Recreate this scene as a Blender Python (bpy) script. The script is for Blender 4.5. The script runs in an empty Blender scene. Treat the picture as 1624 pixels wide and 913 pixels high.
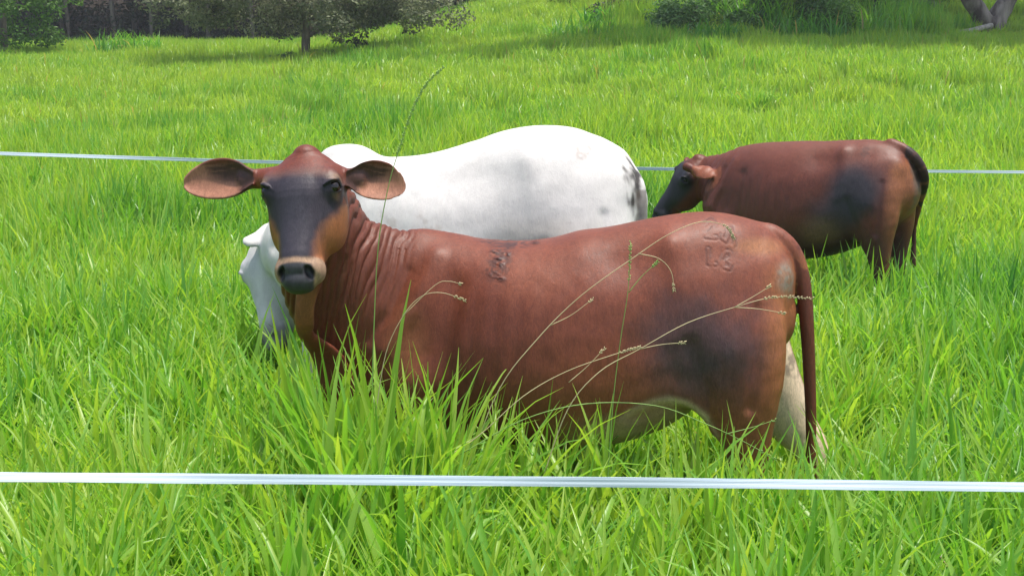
import bpy, bmesh, math, random
import numpy as np
import openvdb
from mathutils import Vector, Matrix

# ------------------------------------------------------------------ camera, light, exposure
scene = bpy.context.scene
COL = scene.collection
F_PX = 1741.0                      # focal length in pixels of the 1624 px wide photograph
CAM_H = 1.65
PITCH = math.radians(6.43)
cam_d = bpy.data.cameras.new('camera'); cam_d.sensor_width = 36.0; cam_d.lens = 36.0 * F_PX / 1624.0
cam_d.clip_start = 0.05; cam_d.clip_end = 2000
cam = bpy.data.objects.new('camera', cam_d); COL.objects.link(cam)
cam.location = (0, 0, CAM_H); cam.rotation_euler = (math.radians(90) - PITCH, 0, 0)
scene.camera = cam

SUN_EL, SUN_AZ = math.radians(66), math.radians(118)      # azimuth measured from +X towards +Y... see below
world = bpy.data.worlds.new('World'); scene.world = world; world.use_nodes = True
wn = world.node_tree.nodes; wl = world.node_tree.links
sky = wn.new('ShaderNodeTexSky'); sky.sky_type = 'NISHITA'; sky.sun_disc = False
sky.air_density = 1.0; sky.dust_density = 2.5; sky.ozone_density = 1.0
bg = wn['Background']; wl.new(sky.outputs[0], bg.inputs[0]); bg.inputs[1].default_value = 0.15
sun_dir = Vector((0.42 * math.cos(SUN_EL), -0.10, math.sin(SUN_EL))).normalized()   # towards the sun
sky.sun_elevation = math.asin(sun_dir.z)
sky.sun_rotation = math.atan2(sun_dir.x, sun_dir.y)
sd = bpy.data.lights.new('sun', 'SUN'); sd.energy = 3.8; sd.angle = math.radians(2.0); sd.color = (1.0, 0.955, 0.88)
sun = bpy.data.objects.new('sun', sd); COL.objects.link(sun)
sun.rotation_euler = sun_dir.to_track_quat('Z', 'Y').to_euler()
sun.location = (0, 0, 30)
scene.view_settings.view_transform = 'Standard'; scene.view_settings.look = 'None'
scene.view_settings.exposure = 0.80; scene.view_settings.gamma = 1.0
scene.view_settings.use_curve_mapping = False
scene.cycles.max_bounces = 8; scene.cycles.transparent_max_bounces = 8
scene.cycles.diffuse_bounces = 4; scene.cycles.transmission_bounces = 4; scene.cycles.glossy_bounces = 3
scene.cycles.use_denoising = True

# ------------------------------------------------------------------ helpers
rng = np.random.default_rng(7)

def W(px, py, Y):
    """world point seen at photo pixel (px, py) at forward distance Y"""
    cx, cy = (px - 812.0) / F_PX, (456.5 - py) / F_PX
    c, s = math.cos(PITCH), math.sin(PITCH)
    dy, dz = c + cy * s, -s + cy * c
    return np.array([cx / dy * Y, Y, CAM_H + dz / dy * Y])

def sstep(x, a, b):
    t = np.clip((np.asarray(x, float) - a) / (b - a), 0, 1)
    return t * t * (3 - 2 * t)

def vnoise(P, scale, seed=0):
    """value noise in 0..1 for an (N,3) or (N,2) array"""
    P = np.asarray(P, float) * scale
    if P.shape[1] == 2: P = np.c_[P, np.zeros(len(P))]
    i = np.floor(P).astype(np.int64); f = P - i; f = f * f * (3 - 2 * f)
    def h(x, y, z):
        n = (x * 73856093) ^ (y * 19349663) ^ (z * 83492791) ^ (seed * 2654435761)
        n = (n ^ (n >> 13)) * 1274126177 & 0x7fffffff
        n = (n ^ (n >> 16)) & 0xffff
        return n / 65535.0
    r = 0
    for dx in (0, 1):
        for dy in (0, 1):
            for dz in (0, 1):
                w = (f[:, 0] if dx else 1 - f[:, 0]) * (f[:, 1] if dy else 1 - f[:, 1]) * (f[:, 2] if dz else 1 - f[:, 2])
                r = r + w * h(i[:, 0] + dx, i[:, 1] + dy, i[:, 2] + dz)
    return r

def fbm(P, scale, seed=0, octaves=3):
    r = 0; a = 0.5; t = 0
    for o in range(octaves):
        r = r + a * vnoise(P, scale * 2 ** o, seed + o); t += a; a *= 0.5
    return r / t

def tag(o, label=None, cat=None, group=None, kind=None):
    if label: o['label'] = label
    if cat: o['category'] = cat
    if group: o['group'] = group
    if kind: o['kind'] = kind
    return o

def mesh_obj(name, V, Fs, mat=None, parent=None, smooth=True, col=None, attr='coat', link=True):
    me = bpy.data.meshes.new(name)
    V = np.asarray(V, np.float32)
    if isinstance(Fs, np.ndarray):
        n, k = Fs.shape
        me.vertices.add(len(V)); me.vertices.foreach_set('co', V.ravel())
        me.loops.add(n * k); me.loops.foreach_set('vertex_index', Fs.astype(np.int32).ravel())
        me.polygons.add(n); me.polygons.foreach_set('loop_start', np.arange(0, n * k, k, dtype=np.int32))
        me.update(calc_edges=True)
    else:
        me.from_pydata(V.tolist(), [], Fs)
    me.polygons.foreach_set('use_smooth', np.full(len(me.polygons), smooth))
    if col is not None:
        a = me.color_attributes.new(attr, 'FLOAT_COLOR', 'POINT')
        a.data.foreach_set('color', np.c_[col, np.ones(len(col))].astype(np.float32).ravel())
    if mat: me.materials.append(mat)
    me.validate(); me.update()
    o = bpy.data.objects.new(name, me)
    if link: COL.objects.link(o)
    if parent: o.parent = parent
    return o

def nodes_mat(name):
    m = bpy.data.materials.new(name); m.use_nodes = True
    nt = m.node_tree; b = nt.nodes['Principled BSDF']
    return m, nt, b
# ------------------------------------------------------------------ distance-field sculpting of the cattle
def catmull(A, n):
    A = np.asarray(A, float); m = len(A)
    Q = np.vstack([2 * A[0] - A[1], A, 2 * A[-1] - A[-2]])
    # chord-parameterised resample
    out = []
    for i in range(m - 1):
        p0, p1, p2, p3 = Q[i], Q[i + 1], Q[i + 2], Q[i + 3]
        for k in range(n):
            t = k / n
            out.append(0.5 * ((2 * p1) + (p2 - p0) * t + (2 * p0 - 5 * p1 + 4 * p2 - p3) * t * t + (3 * p1 - p0 - 3 * p2 + p3) * t ** 3))
    out.append(A[-1])
    return np.array(out)

class Loft:
    """tapered tube with elliptic section swept with mitred joints: rows (x,y,z, lateral radius, up radius)"""
    def __init__(s, rows, up=(0, 0, 1), n=4, egg=0.0, p=2.0, k=0.03, sub=False):
        R = catmull(rows, n); R[:, 3:5] = np.maximum(R[:, 3:5], 0.003)
        s.C, s.a, s.b, s.egg, s.p, s.k, s.sub = R[:, :3], R[:, 3], R[:, 4], egg, p, k, sub
        up = np.asarray(up, float); C = s.C
        T = np.gradient(C, axis=0); T /= np.linalg.norm(T, axis=1, keepdims=True)
        SD = []; UP = []
        for t in T:
            u0 = up if abs(t @ up) / np.linalg.norm(up) < 0.96 or not UP else UP[-1]
            sd_ = np.cross(t, u0); sd_ /= np.linalg.norm(sd_); SD.append(sd_); UP.append(np.cross(sd_, t))
        s.T, s.SD, s.UP = T, np.array(SD), np.array(UP)
        L = np.r_[0, np.cumsum(np.linalg.norm(np.diff(C, axis=0), axis=1))]
        s.Ls = L; s.len = L[-1]
        r = np.maximum(s.a, s.b)[:, None]
        s.lo = (C - r).min(0); s.hi = (C + r).max(0)
    def ev(s, P, want_t=False):
        best = np.full(len(P), 1e3); bt = np.zeros(len(P)); p = s.p
        for i in range(len(s.C) - 1):
            A, B = s.C[i], s.C[i + 1]; ab = B - A; l2 = ab @ ab
            if l2 < 1e-10: continue
            q = P - A
            d0 = q @ s.T[i]; d1 = (B - P) @ s.T[i + 1]
            ins = (d0 >= 0) & (d1 >= 0)
            t = np.where(ins, d0 / (d0 + d1 + 1e-12), np.clip(q @ ab / l2, 0, 1))
            o = q - t[:, None] * ab
            a = s.a[i] + (s.a[i + 1] - s.a[i]) * t; b = s.b[i] + (s.b[i + 1] - s.b[i]) * t
            vs = (o @ s.SD[i]) * (1 - t) + (o @ s.SD[i + 1]) * t
            vu = (o @ s.UP[i]) * (1 - t) + (o @ s.UP[i + 1]) * t
            va = np.where(ins, 0, (o @ s.T[i]) * (1 - t) + (o @ s.T[i + 1]) * t)
            c = np.minimum(a, b)
            if s.egg: a = a * (1 - s.egg * np.clip(vu / b, -1, 1))
            ro = np.sqrt(vs * vs + vu * vu + va * va) + 1e-9
            if p == 2.0: k0 = np.sqrt((vs / a) ** 2 + (vu / b) ** 2 + (va / c) ** 2) + 1e-9
            else: k0 = (np.abs(vs / a) ** p + np.abs(vu / b) ** p + np.abs(va / c) ** p) ** (1 / p) + 1e-9
            d = np.maximum(ro * (1 - 1 / k0), -c)
            if i > 0: d = np.where(~ins & (d0 < 0), d + .02, d)
            if i < len(s.C) - 2: d = np.where(~ins & (d1 < 0), d + .02, d)
            m = d < best
            best = np.where(m, d, best)
            if want_t: bt = np.where(m, s.Ls[i] + t * (s.Ls[i + 1] - s.Ls[i]), bt)
        return (best, bt) if want_t else best

class Ell:
    def __init__(s, c, r, M=None, k=0.03, sub=False):
        s.c = np.asarray(c, float); s.r = np.asarray(r, float) * np.ones(3); s.k = k; s.sub = sub
        s.M = None if M is None else np.asarray(M, float)      # rows = local axes
        R = max(s.r); s.lo = s.c - R; s.hi = s.c + R
    def ev(s, P):
        o = P - s.c
        if s.M is not None: o = o @ s.M.T
        ro = np.linalg.norm(o, axis=1) + 1e-9
        k0 = np.linalg.norm(o / s.r, axis=1) + 1e-9
        return np.maximum(ro * (1 - 1 / k0), -s.r.min())

_eu = np.linspace(0, 1, 11)
_eh = catmull(np.c_[np.array([0, .08, .2, .35, .5, .65, .78, .88, .95, .985, 1.0]), np.array([.34, .50, .78, .96, 1.0, .95, .80, .61, .40, .24, .12])], 10)
class Ear:
    """cupped leaf-shaped ear; M rows: u along the ear, v across, w towards the opening"""
    def __init__(s, c, M, L=0.23, H=0.068, cup=0.035, droop=0.0, k=0.02):
        s.c = np.asarray(c, float); s.M = np.asarray(M, float); s.L, s.H, s.cup, s.droop, s.k, s.sub = L, H, cup, droop, k, False
        s.lo = s.c - L - 0.03; s.hi = s.c + L + 0.03
    def ev(s, P):
        q = (P - s.c) @ s.M.T
        u, v, w = q[:, 0] / s.L, q[:, 1], q[:, 2]
        uc = np.clip(u, 0, 1)
        hv = s.H * np.interp(uc, _eh[:, 0], _eh[:, 1])
        vc = -s.droop * uc ** 1.3 + 0.010 * np.sin(uc * 3.1)
        x = np.clip((v - vc) / hv, -1.3, 1.3)
        cup = s.cup * (1.25 - 0.8 * uc)
        w0 = cup * (x * x * (0.75 + 0.25 * np.sign(-x) * 0.6)) - 0.018 * np.sin(uc * 2.6)
        th = 0.0065 + 0.010 * (1 - uc) ** 3
        d1 = (np.abs(w - w0)) * 0.75 - th
        d2 = (np.abs(v - vc) - hv) * 0.85
        d3 = np.maximum(u - 1, -u) * s.L
        d = np.maximum(d2, d3)
        k = 0.010; h = np.maximum(k - np.abs(d1 - d), 0) / k
        return np.maximum(d1, d) + h * h * k / 4

def field(prims):
    def f(P):
        d = np.full(len(P), 1.0)
        for pr in prims:
            mg = 0.16
            m = np.all((P > pr.lo - mg) & (P < pr.hi + mg), axis=1)
            if not m.any(): continue
            e = pr.ev(P[m]); a = d[m]; k = pr.k
            if pr.sub:
                e = -e; h = np.maximum(k - np.abs(a - e), 0) / k; d[m] = np.maximum(a, e) + h * h * k / 4
            else:
                h = np.maximum(k - np.abs(a - e), 0) / k; d[m] = np.minimum(a, e) - h * h * k / 4
        return d
    return f

def fchunk(f, P, n=400000):
    return np.concatenate([f(P[i:i + n]) for i in range(0, len(P), n)]) if len(P) else np.zeros(0)

def grad(f, P, e=0.002):
    g = np.zeros_like(P)
    f0 = fchunk(f, P)
    for i in range(3):
        d = np.zeros(3); d[i] = e
        g[:, i] = (fchunk(f, P + d) - f0) / e
    return f0, g

def polygonise(f, lo, hi, h):
    B = 6
    nb = np.ceil((hi - lo) / (h * B)).astype(int) + 1
    bi = np.stack(np.meshgrid(*[np.arange(n) for n in nb], indexing='ij'), -1).reshape(-1, 3)
    ctr = lo + (bi + 0.5) * h * B
    fc = fchunk(f, ctr)
    G = np.where(fc < 0, -1.0, 1.0).astype(np.float32).reshape(nb)
    G = np.repeat(np.repeat(np.repeat(G, B, 0), B, 1), B, 2)
    act = bi[np.abs(fc) < h * B * 1.3 + 0.035]
    off = np.stack(np.meshgrid(*[np.arange(B)] * 3, indexing='ij'), -1).reshape(-1, 3)
    idx = (act[:, None, :] * B + off[None]).reshape(-1, 3)
    val = fchunk(f, lo + idx * h)
    G[idx[:, 0], idx[:, 1], idx[:, 2]] = np.clip(val, -3 * h, 3 * h)
    G = np.clip(G, -3 * h, 3 * h)
    g = openvdb.FloatGrid(background=3 * h); g.copyFromArray(G)
    pts, quads = g.convertToQuads(isovalue=0.0)
    return lo + pts.astype(float) * h, quads.astype(np.int64)

def mesh_normals(V, Q):
    n = np.cross(V[Q[:, 2]] - V[Q[:, 0]], V[Q[:, 3]] - V[Q[:, 1]])
    N = np.zeros_like(V)
    for i in range(4): np.add.at(N, Q[:, i], n)
    return N / (np.linalg.norm(N, axis=1, keepdims=True) + 1e-12)

def refine(V, Q, sel):
    """split the selected quads in four (neighbours become tris/ngons through bmesh)"""
    bm = bmesh.new()
    for v in V: bm.verts.new(v)
    bm.verts.ensure_lookup_table()
    for q in Q:
        try: bm.faces.new([bm.verts[i] for i in q])
        except ValueError: pass
    bm.faces.ensure_lookup_table()
    cv = V[Q].mean(1); m = sel(cv)
    E = set()
    for i, fc in enumerate(bm.faces):
        if m[i]: E.update(fc.edges)
    bmesh.ops.subdivide_edges(bm, edges=list(E), cuts=1, use_grid_fill=True)
    return bm

class CowFrame:
    def __init__(s, origin, heading, scale):
        s.o = np.asarray(origin, float); s.k = scale
        s.h = np.array([math.cos(heading), math.sin(heading), 0]); s.l = np.array([-s.h[1], s.h[0], 0]); s.heading = heading
    def loc(s, w):
        d = (np.asarray(w) - s.o)
        return np.array([d @ s.h, d @ s.l, d[2]]) / s.k
    def px(s, x, y, Y): return s.loc(W(x, y, Y))
    def vec(s, w): return np.array([np.dot(w, s.h), np.dot(w, s.l), w[2]])

def head_prims(O, D, N, sc=1.0, ears=None, sx=1.0):
    """O poll point, D poll->nose, N dorsal normal; returns prims and the map into head space"""
    D = np.asarray(D, float); D /= np.linalg.norm(D)
    N = np.asarray(N, float); N -= D * (N @ D); N /= np.linalg.norm(N)
    S = np.cross(N, D)                       # lateral (y)
    M = np.array([D, S, N])
    X1 = np.array([sx, 1, 1])
    def T(p): return O + sc * ((np.asarray(p, float) * X1) @ M)
    def loft(rows, k, **kw):
        r = [list(T(q[:3])) + [q[3] * sc, q[4] * sc] for q in rows]
        return Loft(r, up=N, k=k * sc, **kw)
    def ell(c, r, k, rot=None, sub=False):
        Mr = M
        if rot is not None: Mr = np.array(rot) @ M
        return Ell(T(c), np.asarray(r) * X1 * sc, Mr, k * sc, sub)
    P = []
    P.append(loft([(.006, 0, -.055, .048, .038), (.024, 0, -.058, .088, .056), (.055, 0, -.064, .114, .074), (.10, 0, -.072, .122, .094), (.17, 0, -.080, .120, .105),
                   (.25, 0, -.086, .104, .096), (.33, 0, -.082, .085, .082), (.41, 0, -.075, .070, .070), (.47, 0, -.074, .064, .060),
                   (.50, 0, -.075, .055, .048)], .03, n=3, egg=0.10, p=2.3))
    P.append(ell((.0, 0, -.050), (.030, .022, .030), .045))
    for s in (-1, 1):
        P.append(ell((.150, s * .102, -.034), (.050, .034, .040), .035))             # orbit
        P.append(ell((.118, s * .086, -.014), (.030, .034, .016), .03))              # brow
        P.append(ell((.23, s * .084, -.135), (.125, .042, .085), .05))               # cheek
        P.append(loft([(.14, s * .055, -.165, .030, .034), (.24, s * .050, -.175, .028, .030), (.36, s * .034, -.150, .024, .026), (.45, s * .02, -.128, .024, .024)], .04, n=2))
        P.append(ell((.466, s * .056, -.082), (.046, .027, .044), .02))              # upper lip pads
    P.append(ell((.470, 0, -.062), (.036, .060, .048), .015))                         # nose pad
    P.append(ell((.455, 0, -.128), (.050, .045, .024), .02))                          # lower lip, chin
    ca, sa = math.cos(0.5), math.sin(0.5)
    for s in (-1, 1):
        P.append(Ell(T((.498, s * .047, -.036)), np.array([.027, .013, .024]) * sc, np.array([[ca, s * sa, 0], [-s * sa, ca, 0], [0, 0, 1]]) @ M, .008 * sc, True))
        P.append(ell((.159, s * .128, -.014), (.0110, .025, .020), .006, sub=True))     # eye opening
        P.append(loft([(.134, s * .128, -.010, .004, .004), (.142, s * .122, .006, .006, .006), (.150, s * .108, .013, .007, .006), (.166, s * .090, .012, .003, .003)], .006, n=2))  # upper lid
        P.append(loft([(.140, s * .134, -.034, .003, .003), (.165, s * .132, -.034, .004, .004), (.185, s * .122, -.022, .003, .003)], .006, n=2))
    P.append(loft([(.466, -.066, -.112, .003, .004), (.500, -.035, -.112, .003, .004), (.508, 0, -.111, .003, .004), (.500, .035, -.112, .003, .004), (.466, .066, -.112, .003, .004)], .006, n=2, sub=True))
    inv = lambda Q: ((Q - O) @ M.T) / sc / X1
    if ears:
        for (c, u, w, kw) in ears:
            u = np.asarray(u, float); u /= np.linalg.norm(u); w = np.asarray(w, float); w -= u * (u @ w); w /= np.linalg.norm(w); v = np.cross(w, u)
            if v[2] < 0: v = -v
            P.append(Loft([list(np.asarray(c) - u * .05) + [.038, .038], list(np.asarray(c) + u * .01) + [.030, .033], list(np.asarray(c) + u * .05) + [.018, .026]], up=v, n=2, k=.03))
            P.append(Ear(c, np.array([u, v, w]), **kw))
    return P, inv, M, T

def body_prims(TT, legs, fat=1.0, hip=0.0, egg=0.12):
    P = []
    rows = [(s, 0, (zt + zb) / 2, w * fat, (zt - zb) / 2) for (s, zt, zb, w) in TT]
    P.append(Loft(rows, up=(0, 0, 1), n=3, egg=egg, p=2.35, k=.05))
    for sg in (-1, 1):
        P.append(Loft([(.47, sg * .09, 1.27, .055, .10), (.52, sg * .145, 1.10, .065, .13), (.57, sg * .155, .95, .075, .12), (.50, sg * .165, .84, .07, .10)], up=(1, 0, 0), n=2, k=.07))
        P.append(Ell((-.815, sg * .105, 1.245), (.055, .050, .065), k=.05))
        for lr in legs[sg]:
            P.append(Loft(lr[0], up=(1, 0, 0), n=3, k=lr[1]))
    P.append(Ell((-.76, 0, 1.37), (.08, .05, .05), k=.06))
    return P

HIND = [(-.60, .12, 1.20, .12, .22), (-.66, .160, 1.04, .125, .225), (-.705, .180, .88, .105, .185), (-.735, .187, .74, .075, .122),
        (-.755, .183, .62, .054, .078), (-.765, .178, .51, .046, .060), (-.745, .175, .37, .034, .037), (-.73, .175, .19, .032, .035), (-.72, .18, .12, .041, .044), (-.70, .18, .035, .048, .06)]
HIND_BACK = [(-.60, .12, 1.20, .12, .22), (-.68, .150, 1.04, .12, .22), (-.77, .160, .88, .11, .175), (-.855, .165, .76, .085, .135),
        (-.935, .17, .65, .062, .092), (-1.01, .17, .54, .048, .066), (-1.02, .17, .38, .033, .036), (-.995, .17, .19, .032, .035), (-.98, .17, .12, .041, .044), (-.955, .17, .035, .048, .06)]
FRONT = [(.50, .145, .92, .085, .13), (.455, .168, .80, .072, .105), (.47, .168, .66, .052, .066), (.485, .165, .50, .044, .047), (.487, .163, .42, .046, .048), (.485, .163, .28, .031, .033),
         (.485, .163, .13, .040, .042), (.51, .163, .035, .048, .06)]
def mir(rows, sg): return [(r[0], r[1] * sg) + tuple(r[2:]) for r in rows]

def coat_material(name, rough=0.49, hair=0.38, sheen=0.0, spec=0.32):
    m, nt, b = nodes_mat(name)
    at = nt.nodes.new('ShaderNodeAttribute'); at.attribute_name = 'coat'
    tc = nt.nodes.new('ShaderNodeTexCoord')
    mp = nt.nodes.new('ShaderNodeMapping'); mp.inputs['Scale'].default_value = (1.0, 1.0, 0.30)
    nt.links.new(tc.outputs['Object'], mp.inputs[0])
    n1 = nt.nodes.new('ShaderNodeTexNoise'); n1.inputs['Scale'].default_value = 260; n1.inputs['Detail'].default_value = 3
    n2 = nt.nodes.new('ShaderNodeTexNoise'); n2.inputs['Scale'].default_value = 14; n2.inputs['Detail'].default_value = 5
    nt.links.new(mp.outputs[0], n1.inputs['Vector']); nt.links.new(tc.outputs['Object'], n2.inputs['Vector'])
    r1 = nt.nodes.new('ShaderNodeMapRange'); r1.inputs['To Min'].default_value = 1 - hair; r1.inputs['To Max'].default_value = 1 + hair
    r2 = nt.nodes.new('ShaderNodeMapRange'); r2.inputs['To Min'].default_value = 0.86; r2.inputs['To Max'].default_value = 1.14
    nt.links.new(n1.outputs[0], r1.inputs[0]); nt.links.new(n2.outputs[0], r2.inputs[0])
    mu = nt.nodes.new('ShaderNodeMath'); mu.operation = 'MULTIPLY'; nt.links.new(r1.outputs[0], mu.inputs[0]); nt.links.new(r2.outputs[0], mu.inputs[1])
    vm = nt.nodes.new('ShaderNodeVectorMath'); vm.operation = 'SCALE'
    nt.links.new(at.outputs['Color'], vm.inputs[0]); nt.links.new(mu.outputs[0], vm.inputs['Scale'])
    nt.links.new(vm.outputs[0], b.inputs['Base Color'])
    b.inputs['Roughness'].default_value = rough
    b.inputs['Specular IOR Level'].default_value = spec
    b.inputs['Sheen Weight'].default_value = sheen; b.inputs['Sheen Roughness'].default_value = 0.4
    mp3 = nt.nodes.new('ShaderNodeMapping'); mp3.inputs['Scale'].default_value = (1.0, 1.0, 0.28); mp3.inputs['Rotation'].default_value = (0, .5, 0)
    nt.links.new(tc.outputs['Object'], mp3.inputs[0])
    n3 = nt.nodes.new('ShaderNodeTexNoise'); n3.inputs['Scale'].default_value = 75; n3.inputs['Detail'].default_value = 6; n3.inputs['Roughness'].default_value = .65; n3.inputs['Distortion'].default_value = .6
    nt.links.new(mp3.outputs[0], n3.inputs['Vector'])
    r3 = nt.nodes.new('ShaderNodeMapRange'); r3.inputs['From Min'].default_value = .3; r3.inputs['From Max'].default_value = .7; r3.inputs['To Min'].default_value = 1 - hair * .55; r3.inputs['To Max'].default_value = 1 + hair * .55
    nt.links.new(n3.outputs[0], r3.inputs[0])
    mu3 = nt.nodes.new('ShaderNodeMath'); mu3.operation = 'MULTIPLY'; nt.links.new(mu.outputs[0], mu3.inputs[0]); nt.links.new(r3.outputs[0], mu3.inputs[1]); nt.links.new(mu3.outputs[0], vm.inputs['Scale'])
    rr_ = nt.nodes.new('ShaderNodeMapRange'); rr_.inputs['To Min'].default_value = rough - .12; rr_.inputs['To Max'].default_value = rough + .16; nt.links.new(n3.outputs[0], rr_.inputs[0]); nt.links.new(rr_.outputs[0], b.inputs['Roughness'])
    b0 = nt.nodes.new('ShaderNodeBump'); b0.inputs['Strength'].default_value = 0.35; b0.inputs['Distance'].default_value = 0.003
    nt.links.new(n3.outputs[0], b0.inputs['Height'])
    b1 = nt.nodes.new('ShaderNodeBump'); b1.inputs['Strength'].default_value = 0.25; b1.inputs['Distance'].default_value = 0.002
    b2 = nt.nodes.new('ShaderNodeBump'); b2.inputs['Strength'].default_value = 0.35; b2.inputs['Distance'].default_value = 0.006
    nt.links.new(n1.outputs[0], b1.inputs['Height']); nt.links.new(n2.outputs[0], b2.inputs['Height'])
    nt.links.new(b2.outputs[0], b0.inputs['Normal']); nt.links.new(b0.outputs[0], b1.inputs['Normal']); nt.links.new(b1.outputs[0], b.inputs['Normal'])
    return m

m_eye, nt, b = nodes_mat('wet_dark_eye'); b.inputs['Base Color'].default_value = (.012, .007, .005, 1); b.inputs['Roughness'].default_value = 0.06

def mix(c, d, m): return c * (1 - m[:, None]) + np.asarray(d)[None] * m[:, None]
def blob(P, c, r, soft=0.5, nz=None, amp=0.25):
    q = np.linalg.norm((P - np.asarray(c)) / np.asarray(r), axis=1)
    if nz is not None: q = q + (nz - 0.5) * 2 * amp
    return 1 - sstep(q, 1 - soft, 1 + soft)

def seg_dist(P2, poly):
    poly = np.asarray(poly, float); d = np.full(len(P2), 9.0)
    for i in range(len(poly) - 1):
        a, b_ = poly[i], poly[i + 1]; ab = b_ - a
        t = np.clip(((P2 - a) @ ab) / (ab @ ab + 1e-12), 0, 1)
        d = np.minimum(d, np.linalg.norm(P2 - a - t[:, None] * ab, axis=1))
    return d

def make_cow(name, fr, prims, h, paint, sculpt, regions, eyes, mat, relax=None):
    f = field(prims)
    lo = np.min([p.lo for p in prims if not p.sub], 0) - 0.04; hi = np.max([p.hi for p in prims if not p.sub], 0) + 0.04
    V, Q = polygonise(f, lo, hi, h)
    def project(V, n=2):
        for _ in range(n):
            d, g = grad(f, V)
            g2 = (g * g).sum(1) + 1e-6
            V = V - np.clip(d / g2, -h, h)[:, None] * g
        return V
    V = project(V)
    # relax the creases where muscle volumes meet on the trunk
    wm = (1 - sstep(V[:, 0], .40, .55)) * sstep(V[:, 2], .62, .72) * sstep(V[:, 0], -.84, -.78)
    if relax: wm = np.maximum(wm, relax(V))
    cnt = np.zeros(len(V)); [np.add.at(cnt, Q[:, i], 2) for i in range(4)]
    for _ in range(9):
        A = np.zeros_like(V)
        for i in range(4):
            np.add.at(A, Q[:, i], V[Q[:, (i + 1) % 4]]); np.add.at(A, Q[:, i], V[Q[:, (i - 1) % 4]])
        V = V + (A / cnt[:, None] - V) * (wm * .9)[:, None]
    keep = V.copy()
    # orientation
    n = mesh_normals(V, Q); _, g = grad(f, V[::50])
    if (n[::50] * g).sum() < 0: Q = Q[:, ::-1]
    if regions:
        bm = refine(V, Q, regions)
        me = bpy.data.meshes.new(name); bm.to_mesh(me); bm.free()
        V = np.zeros(len(me.vertices) * 3); me.vertices.foreach_get('co', V); V = V.reshape(-1, 3)
        km = (1 - sstep(V[:, 0], .40, .55)) * sstep(V[:, 2], .62, .72) * sstep(V[:, 0], -.84, -.78)
        if relax: km = np.maximum(km, relax(V))
        V = V + (project(V, 2) - V) * (1 - km)[:, None]
    else:
        me = bpy.data.meshes.new(name)
        o_ = mesh_obj(name, V, Q, link=False); me = o_.data; bpy.data.objects.remove(o_)
    me.vertices.foreach_set('co', V.astype(np.float32).ravel()); me.update()
    N = np.zeros(len(V) * 3); me.vertex_normals.foreach_get('vector', N); N = N.reshape(-1, 3)
    if sculpt is not None:
        V = V + N * sculpt(V, N)[:, None]
        me.vertices.foreach_set('co', V.astype(np.float32).ravel()); me.update()
    C = np.clip(paint(V, N), 0, 1)
    a = me.color_attributes.new('coat', 'FLOAT_COLOR', 'POINT')
    a.data.foreach_set('color', np.c_[C, np.ones(len(C))].astype(np.float32).ravel())
    me.polygons.foreach_set('use_smooth', np.ones(len(me.polygons), bool))
    me.materials.append(mat); me.update()
    o = bpy.data.objects.new(name, me); COL.objects.link(o)
    o.location = fr.o; o.rotation_euler = (0, 0, fr.heading); o.scale = (fr.k,) * 3
    for (c, r) in eyes:
        bm = bmesh.new(); bmesh.ops.create_uvsphere(bm, u_segments=24, v_segments=16, radius=r)
        em = bpy.data.meshes.new('eye'); bm.to_mesh(em); bm.free()
        em.polygons.foreach_set('use_smooth', np.ones(len(em.polygons), bool)); em.materials.append(m_eye)
        e = bpy.data.objects.new('eye', em); COL.objects.link(e); e.parent = o; e.location = c
    return o

def muscle(V, hip=1.0):
    """bone and muscle relief of the trunk, as displacement along the normal"""
    x, y, z = V.T
    out = sstep(np.abs(y), .06, .13)
    def g(cx, cz, sx, sz, rot=0.0):
        c, s = math.cos(rot), math.sin(rot)
        u, w = (x - cx) * c + (z - cz) * s, -(x - cx) * s + (z - cz) * c
        return np.exp(-(u / sx) ** 2 - (w / sz) ** 2)
    q = V[:, [0, 2]]
    def line(p, w): return np.exp(-(seg_dist(q, p) / w) ** 2)
    d = hip * (.020 * g(-.47, 1.37, .055, .05) + .010 * line([(-.47, 1.36), (-.52, 1.20), (-.50, 1.05)], .045) - .024 * g(-.31, 1.30, .10, .075) - .012 * g(-.66, 1.33, .10, .06, -.3) - .010 * g(-.36, .98, .07, .16, .3))
    d += .012 * line([(.40, 1.31), (.47, 1.12), (.57, .96)], .035) - .017 * line([(.31, 1.20), (.34, 1.0), (.33, .80)], .05) + .014 * g(.42, .84, .07, .08)
    d += -.008 * line([(.50, 1.25), (.56, 1.1), (.64, 1.0)], .022)
    d += -.010 * line([(-.55, 1.02), (-.60, .88), (-.63, .74)], .03) + .010 * g(-.68, 1.02, .07, .14, .2) - .010 * line([(-.78, 1.15), (-.775, .95), (-.76, .80)], .022)
    rib = np.sin((x + .22 * (z - 1) + .02 * np.sin(z * 9)) * 2 * math.pi / .088)
    d += .0022 * hip * rib * sstep(x, -.25, -.08) * (1 - sstep(x, .22, .32)) * sstep(z, .72, .9) * (1 - sstep(z, 1.12, 1.28))
    d += .010 * (fbm(V, 3.2, 171, 2) - .5) + .005 * (fbm(V, 11, 172, 2) - .5)
    return d * out * (z > .6)

def unit(v): v = np.asarray(v, float); return v / np.linalg.norm(v)

# ---------------------------------------------------------------- cow 1: the red heifer looking at us
BROWN = np.array([.150, .0385, .018]); DARKB = np.array([.080, .034, .026]); SLATE = np.array([.030, .027, .034])
ORANGE = np.array([.36, .130, .045]); TAN = np.array([.40, .25, .155]); CREAM = np.array([.62, .47, .32]); GREYP = np.array([.20, .15, .11])

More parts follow.
